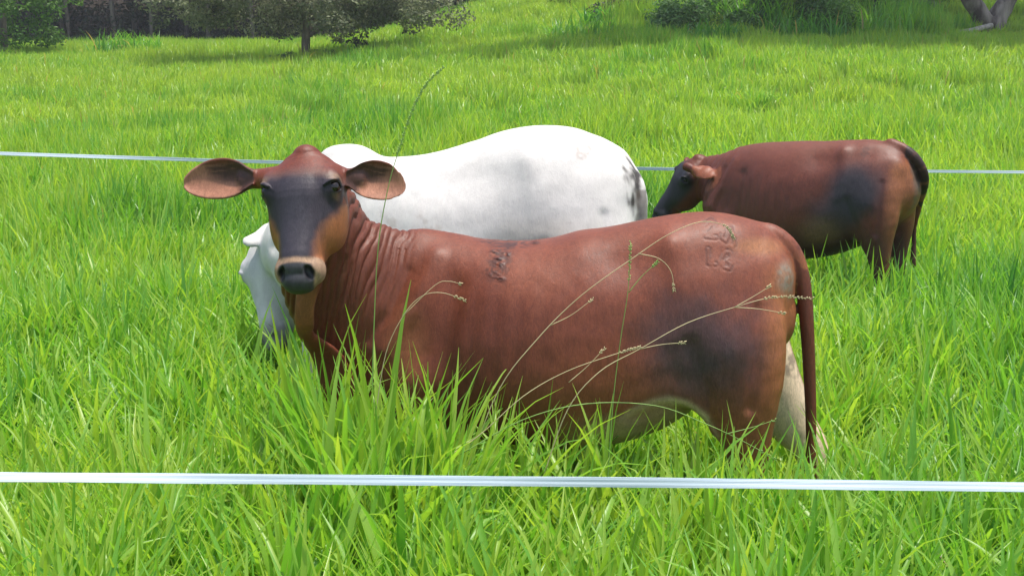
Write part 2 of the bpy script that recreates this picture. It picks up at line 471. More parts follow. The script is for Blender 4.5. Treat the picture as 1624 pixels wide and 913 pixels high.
def build_front_cow():
    fr = CowFrame((.137, 4.175, 0), math.pi - math.atan2(.19, .982), 1.0)
    TT = [(-.79, 1.34, 1.00, .11), (-.75, 1.41, .90, .185), (-.64, 1.474, .88, .245), (-.50, 1.474, .80, .275), (-.30, 1.437, .635, .315),
          (-.10, 1.382, .575, .335), (.10, 1.360, .58, .33), (.28, 1.365, .60, .285), (.43, 1.385, .62, .235), (.56, 1.395, .64, .195), (.68, 1.32, .74, .15)]
    legs = {1: [(mir(HIND, 1), .06), (mir(FRONT, 1), .06)], -1: [(mir(HIND_BACK, -1), .06), (mir([(r[0] + .10,) + r[1:] for r in FRONT], -1), .06)]}
    P = body_prims(TT, legs, hip=0.2)
    O = fr.px(478, 237, 3.78)
    nose = fr.px(460, 452, 3.54)
    D = unit(nose - O)
    Nw = fr.vec(np.array([-.15, -.86, .49]))
    # ears
    ears = []
    eb = fr.px(408, 284, 3.82); et = fr.px(290, 292, 3.86)
    ears.append((eb, et - eb, fr.vec(np.array([-.15, -1, .10])), dict(L=np.linalg.norm(et - eb), H=.072, cup=.034)))
    eb2 = fr.px(548, 282, 3.82); et2 = fr.px(649, 298, 3.86)
    ears.append((eb2, et2 - eb2, fr.vec(np.array([.10, -1, .05])), dict(L=np.linalg.norm(et2 - eb2), H=.071, cup=.034)))
    hp, hinv, HM, HT = head_prims(O, D, Nw, 1.04, ears, .86)
    # neck from the chest up to the back of the skull
    J = HT((.07, 0, -.12))
    neck = Loft([(.46, 0, 1.03, .17, .33), (.58, .06, 1.08, .155, .32), (.70, .15, 1.17, .13, .285), (.765, .26, 1.30, .110, .235),
                 list(J * .35 + np.array((.765, .26, 1.30)) * .65 + np.array([0.0, .01, .045])) + [.10, .175], list(J) + [.085, .115]], up=(-.25, 0, 1), n=4, egg=.25, k=.07)
    P.append(neck)
    P.append(Ell((.74, .05, .84), (.15, .11, .20), k=.10))                      # brisket
    P += hp
    # dewlap under the throat
    dl = [list(fr.px(492, 440, 3.80)) + [.022, .045], list(fr.px(484, 480, 3.80)) + [.013, .034], list(fr.px(483, 512, 3.82)) + [.013, .034], list(fr.px(487, 532, 3.88)) + [.016, .030],
          list(fr.px(522, 570, 4.0)) + [.022, .06], list(fr.px(545, 640, 4.08)) + [.03, .07]]
    P.append(Loft(dl, up=(1, .15, 0), n=3, k=.03))
    P.append(Ell(fr.px(485, 506, 3.86), (.024, .016, .036), k=.025))
    tail = [(1190, 362, 4.04, .028), (1225, 370, 4.02, .033), (1256, 398, 4.00, .033), (1273, 448, 3.985, .029), (1280, 520, 3.97, .025), (1284, 600, 3.97, .022), (1286, 660, 3.97, .020),
            (1286, 715, 3.97, .019), (1284, 780, 3.97, .026), (1282, 850, 3.98, .016)]
    P.append(Loft([list(fr.px(a, b, Y)) + [r, r * 1.05] for a, b, Y, r in tail], up=(0, 1, 0), n=3, k=.012))

    # the flank fold: a lip of skin over the darker belly
    arch = [(-.30, .285, .745), (-.36, .285, .785), (-.42, .282, .812), (-.477, .275, .822), (-.55, .255, .80), (-.614, .232, .75), (-.65, .215, .69)]
    P.append(Loft([(x, y - .02, z + .030, .020, .030) for x, y, z in arch], n=2, k=.05))
    P.append(Loft([(x + .006, y + .025, z - .050, .050, .036) for x, y, z in arch[1:-1]], n=2, k=.02, sub=True))
    def side_px(V):        # seen-from-the-flank coordinates used for the brand strokes (metres along the body and up)
        return V[:, [0, 2]]
    def bp(x, y):          # brand stroke points traced on the rump, turned into flank coordinates
        q = fr.px(x, y, 3.99); return (q[0], q[2])
    brands = [[(1118, 352), (1128, 347), (1134, 354), (1127, 364), (1120, 372), (1136, 373)], [(1124, 390), (1125, 411), (1136, 412)],
              [(1148, 363), (1145, 373), (1152, 378), (1156, 368), (1160, 360), (1163, 372), (1165, 384)],
              [(1146, 402), (1150, 393), (1158, 394), (1160, 402), (1153, 406), (1160, 411), (1157, 419), (1149, 416), (1146, 406)]]
    brands = [[bp(*q) for q in b_] for b_ in brands]
    scabs = [(778, 402), (790, 385), (800, 405), (792, 420), (785, 435), (797, 441), (842, 388), (765, 383), (808, 380), (788, 412)]
    scabs = [fr.px(a, b_, 4.0) for a, b_ in scabs]

    def sculpt(V, N):
        d = np.zeros(len(V))
        # skin folds round the neck
        m = np.all((V > neck.lo - .05) & (V < neck.hi + .05), axis=1)
        dn, t = neck.ev(V[m], True)
        tt = t / neck.len
        w = sstep(tt, .22, .50) * sstep(V[m][:, 0], .46, .56) * (1 - sstep(tt, .86, .97)) * (1 - sstep(np.abs(dn), .03, .06))
        w *= 1 - .75 * sstep(V[m][:, 2], 1.30, 1.50) * 0
        Vm = V[m]
        ph = (-(.982 * Vm[:, 0] + .19 * Vm[:, 1]) - .26 * Vm[:, 2] + .035 * (fbm(Vm, 4, 3) - .5)) / .0245 + .8 * (vnoise(Vm * [1, 1, .4], 22, 9) - .5)
        rowi = np.floor(ph); rr = np.abs(np.sin(rowi * 12.9898) * 43758.5453) % 1
        wave = (.5 + .5 * np.cos(ph * 2 * math.pi)) ** 1.6
        am = .0085 * (.35 + .75 * rr) * (.25 + 1.1 * fbm(Vm * [1, 1, .5], 8, 21, 2))
        hm = hinv(V[m]); head = (hm[:, 0] > -.02) & (hm[:, 2] > -.13) & (np.abs(hm[:, 1]) < .15)
        d[m] -= w * wave * am * 1.3 * np.where(head, 0.0, 1.0)
        # muscles, ribs and veins, faintly
        d += muscle(V, .75) * (1 - sstep(V[:, 0], .60, .70))
        # tail hair ends
        # brand
        near = (V[:, 1] > .03) & (V[:, 0] < -.45) & (V[:, 2] > 1.1)
        q = V[near][:, [0, 2]]; dd = np.min([seg_dist(q, b_) for b_ in brands], axis=0)
        bk = sstep(vnoise(V[near], 55, 4), .25, .5); d[near] += (.0006 * np.exp(-(dd / .0040) ** 2) - .0011 * np.exp(-((dd - .0085) / .0035) ** 2)) * bk
        for c in scabs:
            r = np.hypot((V[:, 0] - c[0]) * .7, (V[:, 2] - c[2]) * 1.5)
            d += np.where(V[:, 1] > -.02, .005 * np.exp(-(r / .011) ** 2) * sstep(vnoise(V * [1, 1, 2], 90, 6), .3, .6), 0)
        # leg joints
        return d

    def paint(V, N):
        n1 = fbm(V, 6, 11); n2 = fbm(V, 22, 12); n3 = vnoise(V * [1, 1, .35], 120, 5)
        C = np.tile(BROWN, (len(V), 1))
        C = C * (0.74 + .52 * n1)[:, None] * (.92 + .16 * n2)[:, None]
        C = mix(C, BROWN * [1.12, 1.25, 1.3], sstep(V[:, 2], 1.15, 1.42) * .55 * (V[:, 0] < .5))        # pinkish sheen of the lit back, painted into the coat
        C = mix(C, BROWN * [1.25, 1.35, 1.1], blob(V, (-.28, .3, .86), (.30, .3, .14), .6, n1, .3) * .6)
        C = mix(C, BROWN * [.72, .66, .7], blob(V, (.22, .3, .95), (.25, .3, .25), .6, n1, .3) * .5)
        C = mix(C, SLATE * 1.4, blob(V, (-.60, .28, 1.03), (.22, .24, .15), .75, n1 * .6 + n2 * .25 + n3 * .15, .8) * .64)       # smoky haunch
        C = mix(C, SLATE * 1.4, blob(V, (-.60, .28, .88), (.16, .2, .12), .7, n2, .3) * .45)
        # hind edge of the thigh, pin bone
        C = mix(C, ORANGE * .9, sstep(-V[:, 0], .76, .87) * (1 - sstep(V[:, 2], 1.24, 1.36)) * (V[:, 1] > 0) * .65 * sstep(V[:, 2], .55, .75))
        C = mix(C, ORANGE * [.9, 1.1, 1.2], blob(V, (-.80, .14, 1.36), (.10, .10, .03), .6, n1, .2) * .5)
        C = mix(C, GREYP * 1.1, blob(V, (-.885, .12, 1.245), (.05, .06, .06), .5, n2, .4) * (.5 + .5 * (vnoise(V * [1, 1, 3], 60, 2) > .45)))
        # cream inner hind legs, flank fold and belly
        inner = (V[:, 0] < -.50) & (V[:, 2] < 1.12)
        mi = np.where(V[:, 1] > 0, sstep(-N[:, 1], .15, .55), sstep(N[:, 1], .0, .5)) * inner * (V[:, 0] > -1.6)
        C = mix(C, CREAM, mi * (1 - .4 * (V[:, 2] < .45)))
        C = mix(C, GREYP * .8, mi * sstep(n2, .5, .62) * sstep(V[:, 2], .72, .9) * .7)
        under = sstep(-N[:, 2], .25, .75) * sstep(-V[:, 0], -.05, .25) * (V[:, 2] < .85) * (V[:, 0] > -.72)
        C = mix(C, CREAM * [.8, .75, .6], under * .85)
        az = np.interp(-V[:, 0], [-a[0] for a in arch], [a[2] for a in arch])
        inx = sstep(-V[:, 0], .26, .34) * (1 - sstep(-V[:, 0], .64, .67)) * (V[:, 1] > 0)
        C = mix(C, CREAM * .95, inx * np.exp(-((V[:, 2] - az + .002) / .017) ** 2) * .85)
        C = mix(C, CREAM * [.52, .50, .40], inx * sstep(az - .02 - V[:, 2], 0, .02) * (V[:, 0] > -.62) * .85)
        C = mix(C, CREAM * .9, blob(V, (-.30, .26, .68), (.10, .12, .07), .6, n2, .4) * .6)
        C = mix(C, ORANGE * .7, blob(V, (.50, .2, .92), (.08, .2, .18), .7, n1, .4) * .55)
        C = mix(C, ORANGE * .62, (V[:, 0] < -.62) * (1 - sstep(V[:, 2], .72, .92)) * (V[:, 1] > .05) * .55 * (.6 + .8 * n1))
        C = mix(C, ORANGE * .55, blob(V, (-.25, .3, .78), (.30, .3, .10), .8, n1, .4) * .45)
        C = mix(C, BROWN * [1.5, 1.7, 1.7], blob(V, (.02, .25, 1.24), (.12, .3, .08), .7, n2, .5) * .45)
        tl = (V[:, 0] < -.88) & (seg_dist(V, [fr.px(a, b_, Y) for a, b_, Y, r_ in tail[2:]]) < .034)
        C = np.where(tl[:, None], BROWN[None] * .75, C)
        # shins and hooves
        C = mix(C, BROWN * .8, 1 - sstep(V[:, 2], .30, .42)); C = mix(C, SLATE, 1 - sstep(V[:, 2], .06, .08))
        # neck
        m = np.all((V > neck.lo - .05) & (V < neck.hi + .05), axis=1); dn, t = neck.ev(V[m], True)
        w = np.zeros(len(V)); w[m] = sstep(t / neck.len, .1, .5) * (1 - sstep(np.abs(dn), .04, .08))
        C = mix(C, BROWN * [.78, .86, .95], w * .8)
        q = hinv(V); x, y, z = q[:, 0], q[:, 1], q[:, 2]
        lowneck = blob(V, fr.px(483, 488, 3.81), (.055, .075, .12), .35, n2, .15)
        C = mix(C, ORANGE * .62, lowneck * .85)
        # face
        hd = (x > -.07) & (x < .60) & (np.abs(y) < .16) & (z > -.25) & (z < .09) & ~((x > .36) & (z < -.158))
        face = np.where(hd, 1.0, 0)
        fc = np.tile(ORANGE * .78, (len(V), 1)) * (0.8 + .4 * n2)[:, None]
        fc = mix(fc, BROWN * [.85, .75, .8], (1 - sstep(x, .07, .15)))
        fc = mix(fc, BROWN * .8, sstep(-z, .10, .17) * (1 - sstep(x, .16, .3)))
        yy = np.abs(y) + (n2 - .5) * .02
        wdt = np.interp(x, [.06, .09, .14, .20, .26, .34, .43, .46], [.07, .13, .15, .135, .105, .066, .056, .055])
        dark = (1 - sstep(yy, wdt - .018, wdt + .018)) * sstep(x + (n1 - .5) * .05 - .4 * np.maximum(np.abs(y) - .03, 0) * 0, .06, .14) * (z > -.15)
        dark *= 1 - sstep(-z, .085, .125) * (x < .3)
        fc = mix(fc, SLATE * .85 * np.array([1, 1, 1.15]), dark * .97)
        fc = mix(fc, SLATE * 1.35, blob(q, (.28, 0, -.0), (.16, .045, .1), .7, n2, .3) * .6)  # paler nasal bridge paints in the lit centre of the face
        for sg in (-1, 1):
            fc = mix(fc, TAN * .62, blob(q, (.128, sg * .128, -.012), (.020, .03, .030), .6, n2, .3) * .7)
            fc = mix(fc, SLATE * .35, blob(q, (.158, sg * .130, -.016), (.032, .03, .021), .35))
            lid = seg_dist(q[:, [0, 1]], [(.150, sg * .128), (.162, sg * .108), (.178, sg * .080)])
            fc = mix(fc, SLATE * .3, np.exp(-(lid / .0065) ** 2) * (z > -.06) * .9)
            fc = mix(fc, TAN * .5, blob(q, (.192, sg * .122, -.036), (.012, .02, .02), .6) * .6)
        mz = sstep(x + (n2 - .5) * .02 + .25 * np.maximum(np.abs(y) - .04, 0), .432, .448)
        fc = mix(fc, TAN * (.72), mz)
        fc = mix(fc, TAN * .95, mz * sstep(n3, .45, .8) * .5)
        pad = (1 - sstep(np.abs(y) + .25 * np.maximum(-z - .06, 0), .050, .060)) * sstep(x, .458, .470) * (z < .02) * (z > -.125)
        fc = mix(fc, np.array([.042, .040, .044]), pad)
        fc = mix(fc, SLATE * .25, np.maximum(blob(q, (.500, .048, -.036), (.028, .016, .022), .3), blob(q, (.500, -.048, -.036), (.028, .016, .022), .3)))
        fc = mix(fc, np.array([.09, .075, .045]), sstep(-z, .095, .115) * sstep(x, .43, .46) * (1 - sstep(np.abs(y), .05, .07)))
        C = C * (1 - face[:, None]) + fc * face[:, None]
        # ears
        for (c, u, w, kw) in ears:
            u = unit(u); w = unit(w - u * (w @ u)); v = np.cross(w, u); v = v if v[2] > 0 else -v
            e = (V - c) @ np.array([u, v, w]).T
            on = (e[:, 0] > .0) & (e[:, 0] < kw['L'] + .02) & (np.abs(e[:, 1]) < .09) & (np.abs(e[:, 2]) < .08)
            ins = on * sstep(N @ w, .1, .4)
            uu = e[:, 0] / kw['L']
            ec = np.tile(np.array([.33, .145, .088]), (len(V), 1)) * (.85 + .3 * n2)[:, None]
            fur = sstep(e[:, 1] + .04 * (n1 - .5) + .022 - .05 * uu, -.02, .03) * (1 - sstep(uu, .45, .85)) + (1 - sstep(uu, .12, .30))
            streak = .55 + .9 * vnoise(np.c_[uu * 5 + e[:, 1] * 12, e[:, 1] * 190], 1, 8)
            ec = mix(ec, DARKB * .6, np.clip(fur * streak * 1.15, 0, 1) * .95)
            ec = mix(ec, BROWN * .9, sstep(np.abs(e[:, 1]), .055, .07) * .8)
            C = np.where((on & (ins < .5))[:, None], BROWN[None] * .8, C)
            C = C * (1 - ins[:, None]) + ec * ins[:, None]
        # brand, scabs, dirt
        near = (V[:, 1] > .03) & (V[:, 0] < -.45) & (V[:, 2] > 1.1)
        q2 = V[near][:, [0, 2]]; dd = np.min([seg_dist(q2, b_) for b_ in brands], axis=0)
        C[near] = mix(C[near], DARKB * .8, np.exp(-((dd - .006) / .005) ** 2) * .55 * sstep(vnoise(V[near], 55, 4), .2, .5))
        for c in scabs:
            r = np.hypot((V[:, 0] - c[0]) * .7, (V[:, 2] - c[2]) * 1.5) + .012 * (n2 - .5)
            C = mix(C, DARKB * .5, np.where(V[:, 1] > -.02, np.exp(-(r / .013) ** 2), 0) * .95 * sstep(vnoise(V * [1, 1, 2], 90, 6), .25, .55))
        C = mix(C, DARKB * .45, blob(V, (fr.px(790, 410, 4.0)), (.040, .2, .085), .6, n2, .7) * sstep(vnoise(V * [1, 1, 2.2], 60, 16) * .6 + n3 * .4, .38, .58) * .62)
        C = mix(C, DARKB * .5, blob(V, (fr.px(805, 384, 4.1)), (.10, .2, .022), .5, n2, .8) * sstep(vnoise(V * [1, 1, 2.2], 70, 17), .4, .6) * .8)
        return C
    def relax(V):
        x, y, z = hinv(V).T
        return (sstep(x, .02, .04) * (1 - sstep(x, .11, .13)) + sstep(x, .20, .23) * (1 - sstep(x, .40, .43))) * (1 - sstep(np.abs(y), .09, .105)) * sstep(z, -.10, -.06)
    def regions(c):
        q = hinv(c)
        head = (q[:, 0] > -.07) & (q[:, 0] < .56) & (np.abs(q[:, 1]) < .15) & (q[:, 2] > -.16)
        br = (c[:, 1] > .03) & (c[:, 0] < -.50) & (c[:, 0] > -.82) & (c[:, 2] > 1.24)
        nk = (c[:, 0] > .48) & (c[:, 2] > .75) & (c[:, 1] > .0)
        er = np.zeros(len(c), bool)
        for (cc_, u, w, kw) in ears: er |= np.linalg.norm(c - (np.asarray(cc_) + np.asarray(u) * .5), axis=1) < .16
        sb = (c[:, 0] > .08) & (c[:, 0] < .32) & (c[:, 2] > 1.15) & (c[:, 1] > -.03)
        return head | br | nk | er | sb
    eyes = [(tuple(HT((.160, s * .1095, -.0210))), .0235) for s in (-1, 1)]
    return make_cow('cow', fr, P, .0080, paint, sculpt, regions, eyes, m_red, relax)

m_red = coat_material('red_coat')
cow1 = build_front_cow()
tag(cow1, 'red-brown cow with dark face and wide ears looking out, nearest behind the front tape', 'cow', 'cattle grazing in the pasture')


# ---------------------------------------------------------------- cow 2: the white one behind, head down
def build_white_cow():
    fr = CowFrame((-.40, 5.397, .12), math.pi - math.atan2(.189, .982), 1.13)
    TT = [(-.80, 1.20, 1.02, .11), (-.77, 1.34, .92, .17), (-.70, 1.455, .84, .235), (-.60, 1.522, .78, .28), (-.45, 1.512, .72, .29), (-.327, 1.474, .65, .30),
          (-.05, 1.405, .58, .33), (.20, 1.385, .58, .30), (.36, 1.40, .60, .25), (.44, 1.38, .64, .20), (.52, 1.30, .74, .14)]
    legs = {g: [(mir(HIND, g), .06), (mir(FRONT, g), .06)] for g in (1, -1)}
    P = body_prims(TT, legs, hip=1.1)
    P.append(Ell((.38, 0, 1.385), (.12, .065, .062), k=.07))
    O = fr.px(404, 376, 5.75); nose = fr.px(416, 522, 5.58); D = unit(nose - O)
    Nw = fr.vec(np.array([-.55, -.82, -.05]))
    eb = fr.px(412, 376, 5.66)
    ears = [(eb, fr.vec(np.array([-.50, -.45, -.38])), fr.vec(np.array([-.5, -.4, -.6])), dict(L=.085, H=.050, cup=.03))]
    hp, hinv, HM, HT = head_prims(O, D, Nw, .98, ears)
    J = HT((.05, 0, -.12))
    N0 = np.array((.46, 0, 1.03))
    P.append(Loft([list(N0) + [.17, .31], [.57, 0, 1.01, .13, .24], [.68, 0, .99, .10, .16], list(J) + [.070, .095]], up=(0, 0, 1), n=4, egg=.2, k=.07))
    P.append(Ell((.52, .0, .80), (.13, .10, .17), k=.09))
    P += hp
    tail = [(1000, 275, 5.21), (1011, 292, 5.14), (1015, 318, 5.12), (1016, 350, 5.12), (1016, 400, 5.12), (1016, 470, 5.12), (1014, 560, 5.13), (1012, 640, 5.14)]
    P.append(Loft([list(fr.px(a, b, Y)) + [.030 - .0015 * i, .030 - .0015 * i] for i, (a, b, Y) in enumerate(tail)], up=(0, 1, 0), n=3, k=.012))
    def bp(x, y): q = fr.px(x, y, 5.18); return (q[0], q[2])
    brands = [[(921, 236), (926, 232), (936, 232), (941, 237), (938, 244), (930, 245), (923, 242), (921, 236)], [(921, 243), (922, 249), (928, 252), (934, 249)]]
    brands = [[bp(*q) for q in b_] for b_ in brands]
    def sculpt(V, N):
        d = muscle(V, .35) + .012 * np.exp(-(seg_dist(V[:, [0, 2]], [(-.47, 1.44), (-.50, 1.28), (-.46, 1.10)]) / .09) ** 2) * (V[:, 1] > .08) - .014 * np.exp(-((V[:, 0] + .14) / .17) ** 2 - ((V[:, 2] - 1.30) / .10) ** 2) + .012 * (fbm(V, 3.5, 31, 2) - .5) * (V[:, 2] > .5)
        # ribs
        rib = np.sin((V[:, 0] + .25 * (V[:, 2] - 1)) * 2 * math.pi / .085)
        d += .0028 * rib * sstep(V[:, 0], -.20, -.05) * (1 - sstep(V[:, 0], .25, .4)) * sstep(V[:, 2], .85, 1.0) * (1 - sstep(V[:, 2], 1.2, 1.35))
        return d
    def paint(V, N):
        n1 = fbm(V, 5, 41); n2 = fbm(V, 25, 42)
        C = np.tile(np.array([.58, .55, .515]), (len(V), 1)) * (.93 + .12 * n1)[:, None]
        dirt = np.array([.30, .24, .19])
        C = mix(C, dirt, sstep(n2, .52, .66) * blob(V, (.02, .33, 1.07), (.24, .4, .08), .6, n1, .4) * .40)
        C = mix(C, np.array([.55, .44, .30]), blob(V, (-.62, .28, 1.02), (.22, .3, .10), .7, n1, .4) * .35)
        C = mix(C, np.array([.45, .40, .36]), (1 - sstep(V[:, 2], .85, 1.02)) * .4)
        td = np.min([np.linalg.norm(V - fr.px(a, b_, Y), axis=1) for a, b_, Y in tail[1:]] , axis=0)
        C = mix(C, np.array([.030, .025, .022]), blob(V, fr.px(1000, 308, 5.12), (.05, .07, .13), .35, fbm(V * [1, 1, .5], 40, 44, 2), .7) * .97)
        C = mix(C, np.array([.10, .075, .060]), (1 - sstep(td, .045, .07)) * (V[:, 0] < -.86) * (V[:, 2] < 1.25) * (.5 + .5 * n2))
        q = V[:, [0, 2]]; near = (V[:, 1] > 0) & (V[:, 0] < -.5)
        dd = np.min([seg_dist(q, b_) for b_ in brands], axis=0)
        C = mix(C, np.array([.38, .33, .30]), np.exp(-(dd / .006) ** 2) * near * .8)
        q = hinv(V); x, y, z = q.T
        hd = (x > .02) & (x < .60) & (np.abs(y) < .16) & (z > -.26) & (z < .09)
        fc = np.tile(np.array([.50, .48, .48]), (len(V), 1)) * (.85 + .3 * n2)[:, None]
        fc = mix(fc, np.array([.20, .18, .18]), sstep(x, .40, .46) * .9)
        fc = mix(fc, np.array([.03, .03, .03]), blob(q, (.155, .12, -.02), (.04, .03, .025), .4))
        fc = mix(fc, np.array([.03, .03, .03]), blob(q, (.155, -.12, -.02), (.04, .03, .025), .4))
        w = hd * sstep(x, .02, .10)
        return C * (1 - w[:, None]) + fc * w[:, None]
    eyes = [(tuple(HT((.155, s * .104, -.0225))), .0235) for s in (-1, 1)]
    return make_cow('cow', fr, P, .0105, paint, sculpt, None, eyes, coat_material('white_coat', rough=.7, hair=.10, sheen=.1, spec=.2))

cow2 = build_white_cow()
tag(cow2, 'white cow grazing head down behind the nearest red cow', 'cow', 'cattle grazing in the pasture')

# ---------------------------------------------------------------- cow 3: the dark red one further back
def build_back_cow():
    hd_ = math.radians(42); h = np.array([-math.cos(hd_), math.sin(hd_)])
    pin = W(1452, 300, 7.95); o = pin[:2] + h * .957
    fr = CowFrame((o[0], o[1], .32), math.pi - hd_, 1.04)
    TT = [(-.80, 1.33, 1.00, .12), (-.75, 1.41, .88, .20), (-.64, 1.462, .80, .255), (-.50, 1.468, .72, .29), (-.30, 1.458, .625, .335),
          (-.10, 1.452, .575, .36), (.10, 1.448, .575, .35), (.28, 1.44, .59, .30), (.42, 1.42, .62, .24), (.50, 1.37, .66, .19), (.57, 1.29, .74, .15)]
    legs = {1: [(mir(HIND, 1), .06), (mir(FRONT, 1), .06)], -1: [(mir([(r[0] + .03,) + r[1:] for r in HIND], -1), .06), (mir(FRONT, -1), .06)]}
    P = body_prims(TT, legs, hip=.5)
    O = fr.px(1099, 248, 9.2); nose = fr.px(1029, 340, 9.32); D = unit(nose - O)
    Nw = fr.vec(np.array([-.75, -.25, .60]))
    eb = fr.px(1098, 268, 8.98); et = fr.px(1140, 284, 8.84)
    ears = [(eb, et - eb + np.array([0, .02, 0]), fr.vec(np.array([-.1, .9, -.45])), dict(L=.21, H=.070, cup=.03)),
            (HT0 := fr.px(1090, 262, 9.40), fr.vec(np.array([.25, .9, .05])), fr.vec(np.array([-.8, .0, -.3])), dict(L=.17, H=.055, cup=.03))]
    hp, hinv, HM, HT = head_prims(O, D, Nw, 1.12, ears)
    J = HT((.06, 0, -.12))
    P.append(Loft([[.46, 0, 1.08, .17, .30], [.60, 0, 1.12, .15, .255], list(J * .5 + np.array([.60, 0, 1.12]) * .5 + [0, 0, .0]) + [.12, .20], list(J) + [.09, .13]], up=(0, 0, 1), n=4, egg=.2, k=.07))
    P.append(Ell((.56, .0, .82), (.13, .10, .17), k=.09))
    P += hp
    tail = [(1412, 226, 8.05, .035), (1438, 240, 7.98, .036), (1455, 256, 7.95, .036), (1465, 276, 7.96, .034), (1465, 296, 8.04, .032), (1458, 325, 8.20, .026), (1450, 360, 8.30, .022), (1448, 420, 8.32, .024)]
    P.append(Loft([list(fr.px(a, b, Y)) + [r, r] for a, b, Y, r in tail], up=(0, 1, 0), n=3, k=.015))
    def bp(x, y): q = fr.px(x, y, 8.05); return (q[0], q[2])
    brands = [[(1368, 237), (1374, 234), (1380, 237), (1374, 241), (1368, 237)], [(1374, 241), (1381, 244), (1374, 248), (1367, 244), (1374, 241)]]
    brands = [[bp(*q) for q in b_] for b_ in brands]
    def sculpt(V, N):
        d = muscle(V, .9) + .010 * (fbm(V, 4.0, 51, 2) - .5) * (V[:, 2] > .5)
        ph = (V[:, 0] + .35 * (V[:, 2] - 1.1) + .06 * fbm(V, 4, 52)) / .07
        d -= .006 * (1 - np.abs(np.sin(ph * math.pi)) ** .6) * sstep(V[:, 0], .35, .5) * (1 - sstep(V[:, 0], .80, .9))
        return d
    def paint(V, N):
        n1 = fbm(V, 5, 61); n2 = fbm(V, 22, 62)
        C = np.tile(BROWN * [.72, .72, .85], (len(V), 1)) * (.84 + .32 * n1)[:, None]
        C = mix(C, BROWN * [1.0, 1.2, 1.35], sstep(V[:, 2], 1.2, 1.45) * .5)  # paler, pinker top paints in the sheen along the back
        C = mix(C, SLATE * .8, blob(V, (-.60, .28, 1.10), (.17, .3, .19), .5, n1, .3) * .95)
        C = mix(C, SLATE * .9, blob(V, (-.48, .30, .90), (.17, .3, .14), .6, n1, .3) * .8)
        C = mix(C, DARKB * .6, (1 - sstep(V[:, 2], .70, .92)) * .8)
        C = mix(C, np.array([.13, .075, .04]), blob(V, (-.36, .3, .80), (.12, .3, .10), .6, n1, .3) * .7)
        C = mix(C, ORANGE * .75, sstep(-V[:, 0], .78, .86) * (1 - sstep(V[:, 2], 1.25, 1.35)) * .75 * (.6 + .6 * n2))
        C = mix(C, GREYP * .5, blob(V, (-.90, .0, 1.16), (.07, .06, .15), .4, n2, .5) * .8)
        tl = np.min([np.linalg.norm(V - fr.px(a, b, Y), axis=1) for a, b, Y, r in tail[1:]], axis=0)
        C = mix(C, DARKB * .4, (1 - sstep(tl, .05, .08)) * (V[:, 0] < -.86))
        C = mix(C, BROWN * .5, 1 - sstep(V[:, 2], .30, .42)); C = mix(C, SLATE, 1 - sstep(V[:, 2], .06, .08))
        q2 = V[:, [0, 2]]; near = (V[:, 1] > 0) & (V[:, 0] < -.4)
        dd = np.min([seg_dist(q2, b_) for b_ in brands], axis=0)
        C = mix(C, DARKB * .8, np.exp(-(dd / .008) ** 2) * near * .6)
        er = np.linalg.norm(V - (np.asarray(eb) * .45 + np.asarray(et) * .55), axis=1) < .13
        q = hinv(V); x, y, z = q.T
        hd = (x > -.05) & (x < .60) & (np.abs(y) < .16) & (z > -.26) & (z < .09)
        fc = np.tile(BROWN * .75, (len(V), 1)) * (.85 + .3 * n2)[:, None]
        fc = mix(fc, SLATE * .6, sstep(x + z * .8, .02, .12) * sstep(z, -.13, -.06))
        fc = mix(fc, SLATE * .6, sstep(x, .38, .44))
        fc = mix(fc, SLATE * .3, blob(q, (.155, .12, -.02), (.05, .03, .035), .4))
        w = hd * 1.0
        C = C * (1 - w[:, None]) + fc * w[:, None]
        ek = er & (np.linalg.norm((V - et) @ np.eye(3), axis=1) < .24) & (V[:, 1] > .155)
        return np.where(ek[:, None], BROWN[None] * [1.35, 1.5, 1.4], C)
    eyes = [(tuple(HT((.155, s * .104, -.0225))), .0235) for s in (-1, 1)]
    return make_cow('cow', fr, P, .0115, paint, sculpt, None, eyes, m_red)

cow3 = build_back_cow()
tag(cow3, 'dark red-brown cow with a black haunch grazing apart on the right', 'cow', 'cattle grazing in the pasture')
# ------------------------------------------------------------------ the pasture
def ground_z(x, y):
    x = np.asarray(x, float); y = np.asarray(y, float)
    yl = [-50, 3.6, 4.2, 5.4, 8.4, 10, 14, 20, 27, 32, 38, 45, 52, 60, 75, 120, 400]
    zl = [0, 0, 0, .12, .32, .50, 1.15, 2.25, 3.50, 4.35, 5.30, 6.15, 7.0, 9.4, 17, 40, 110]
    zr = [0, 0, 0, .12, .32, .52, 1.25, 2.65, 4.30, 5.45, 7.4, 9.6, 11.6, 14.6, 22, 45, 120]
    a = np.interp(y, yl, zl); b_ = np.interp(y, yl, zr)
    w = sstep(x, -9, 7)
    P = np.c_[x.ravel(), y.ravel()]
    n = (fbm(P, .22, 71, 3) - .5).reshape(x.shape)
    n2 = (fbm(P, .55, 73, 2) - .5).reshape(x.shape)
    return a * (1 - w) + b_ * w + n * .35 * sstep(y, 8, 20) + n2 * 1.3 * sstep(y, 29.5, 33) * sstep(x, 1, 4) * (1 - sstep(x, 9, 12))

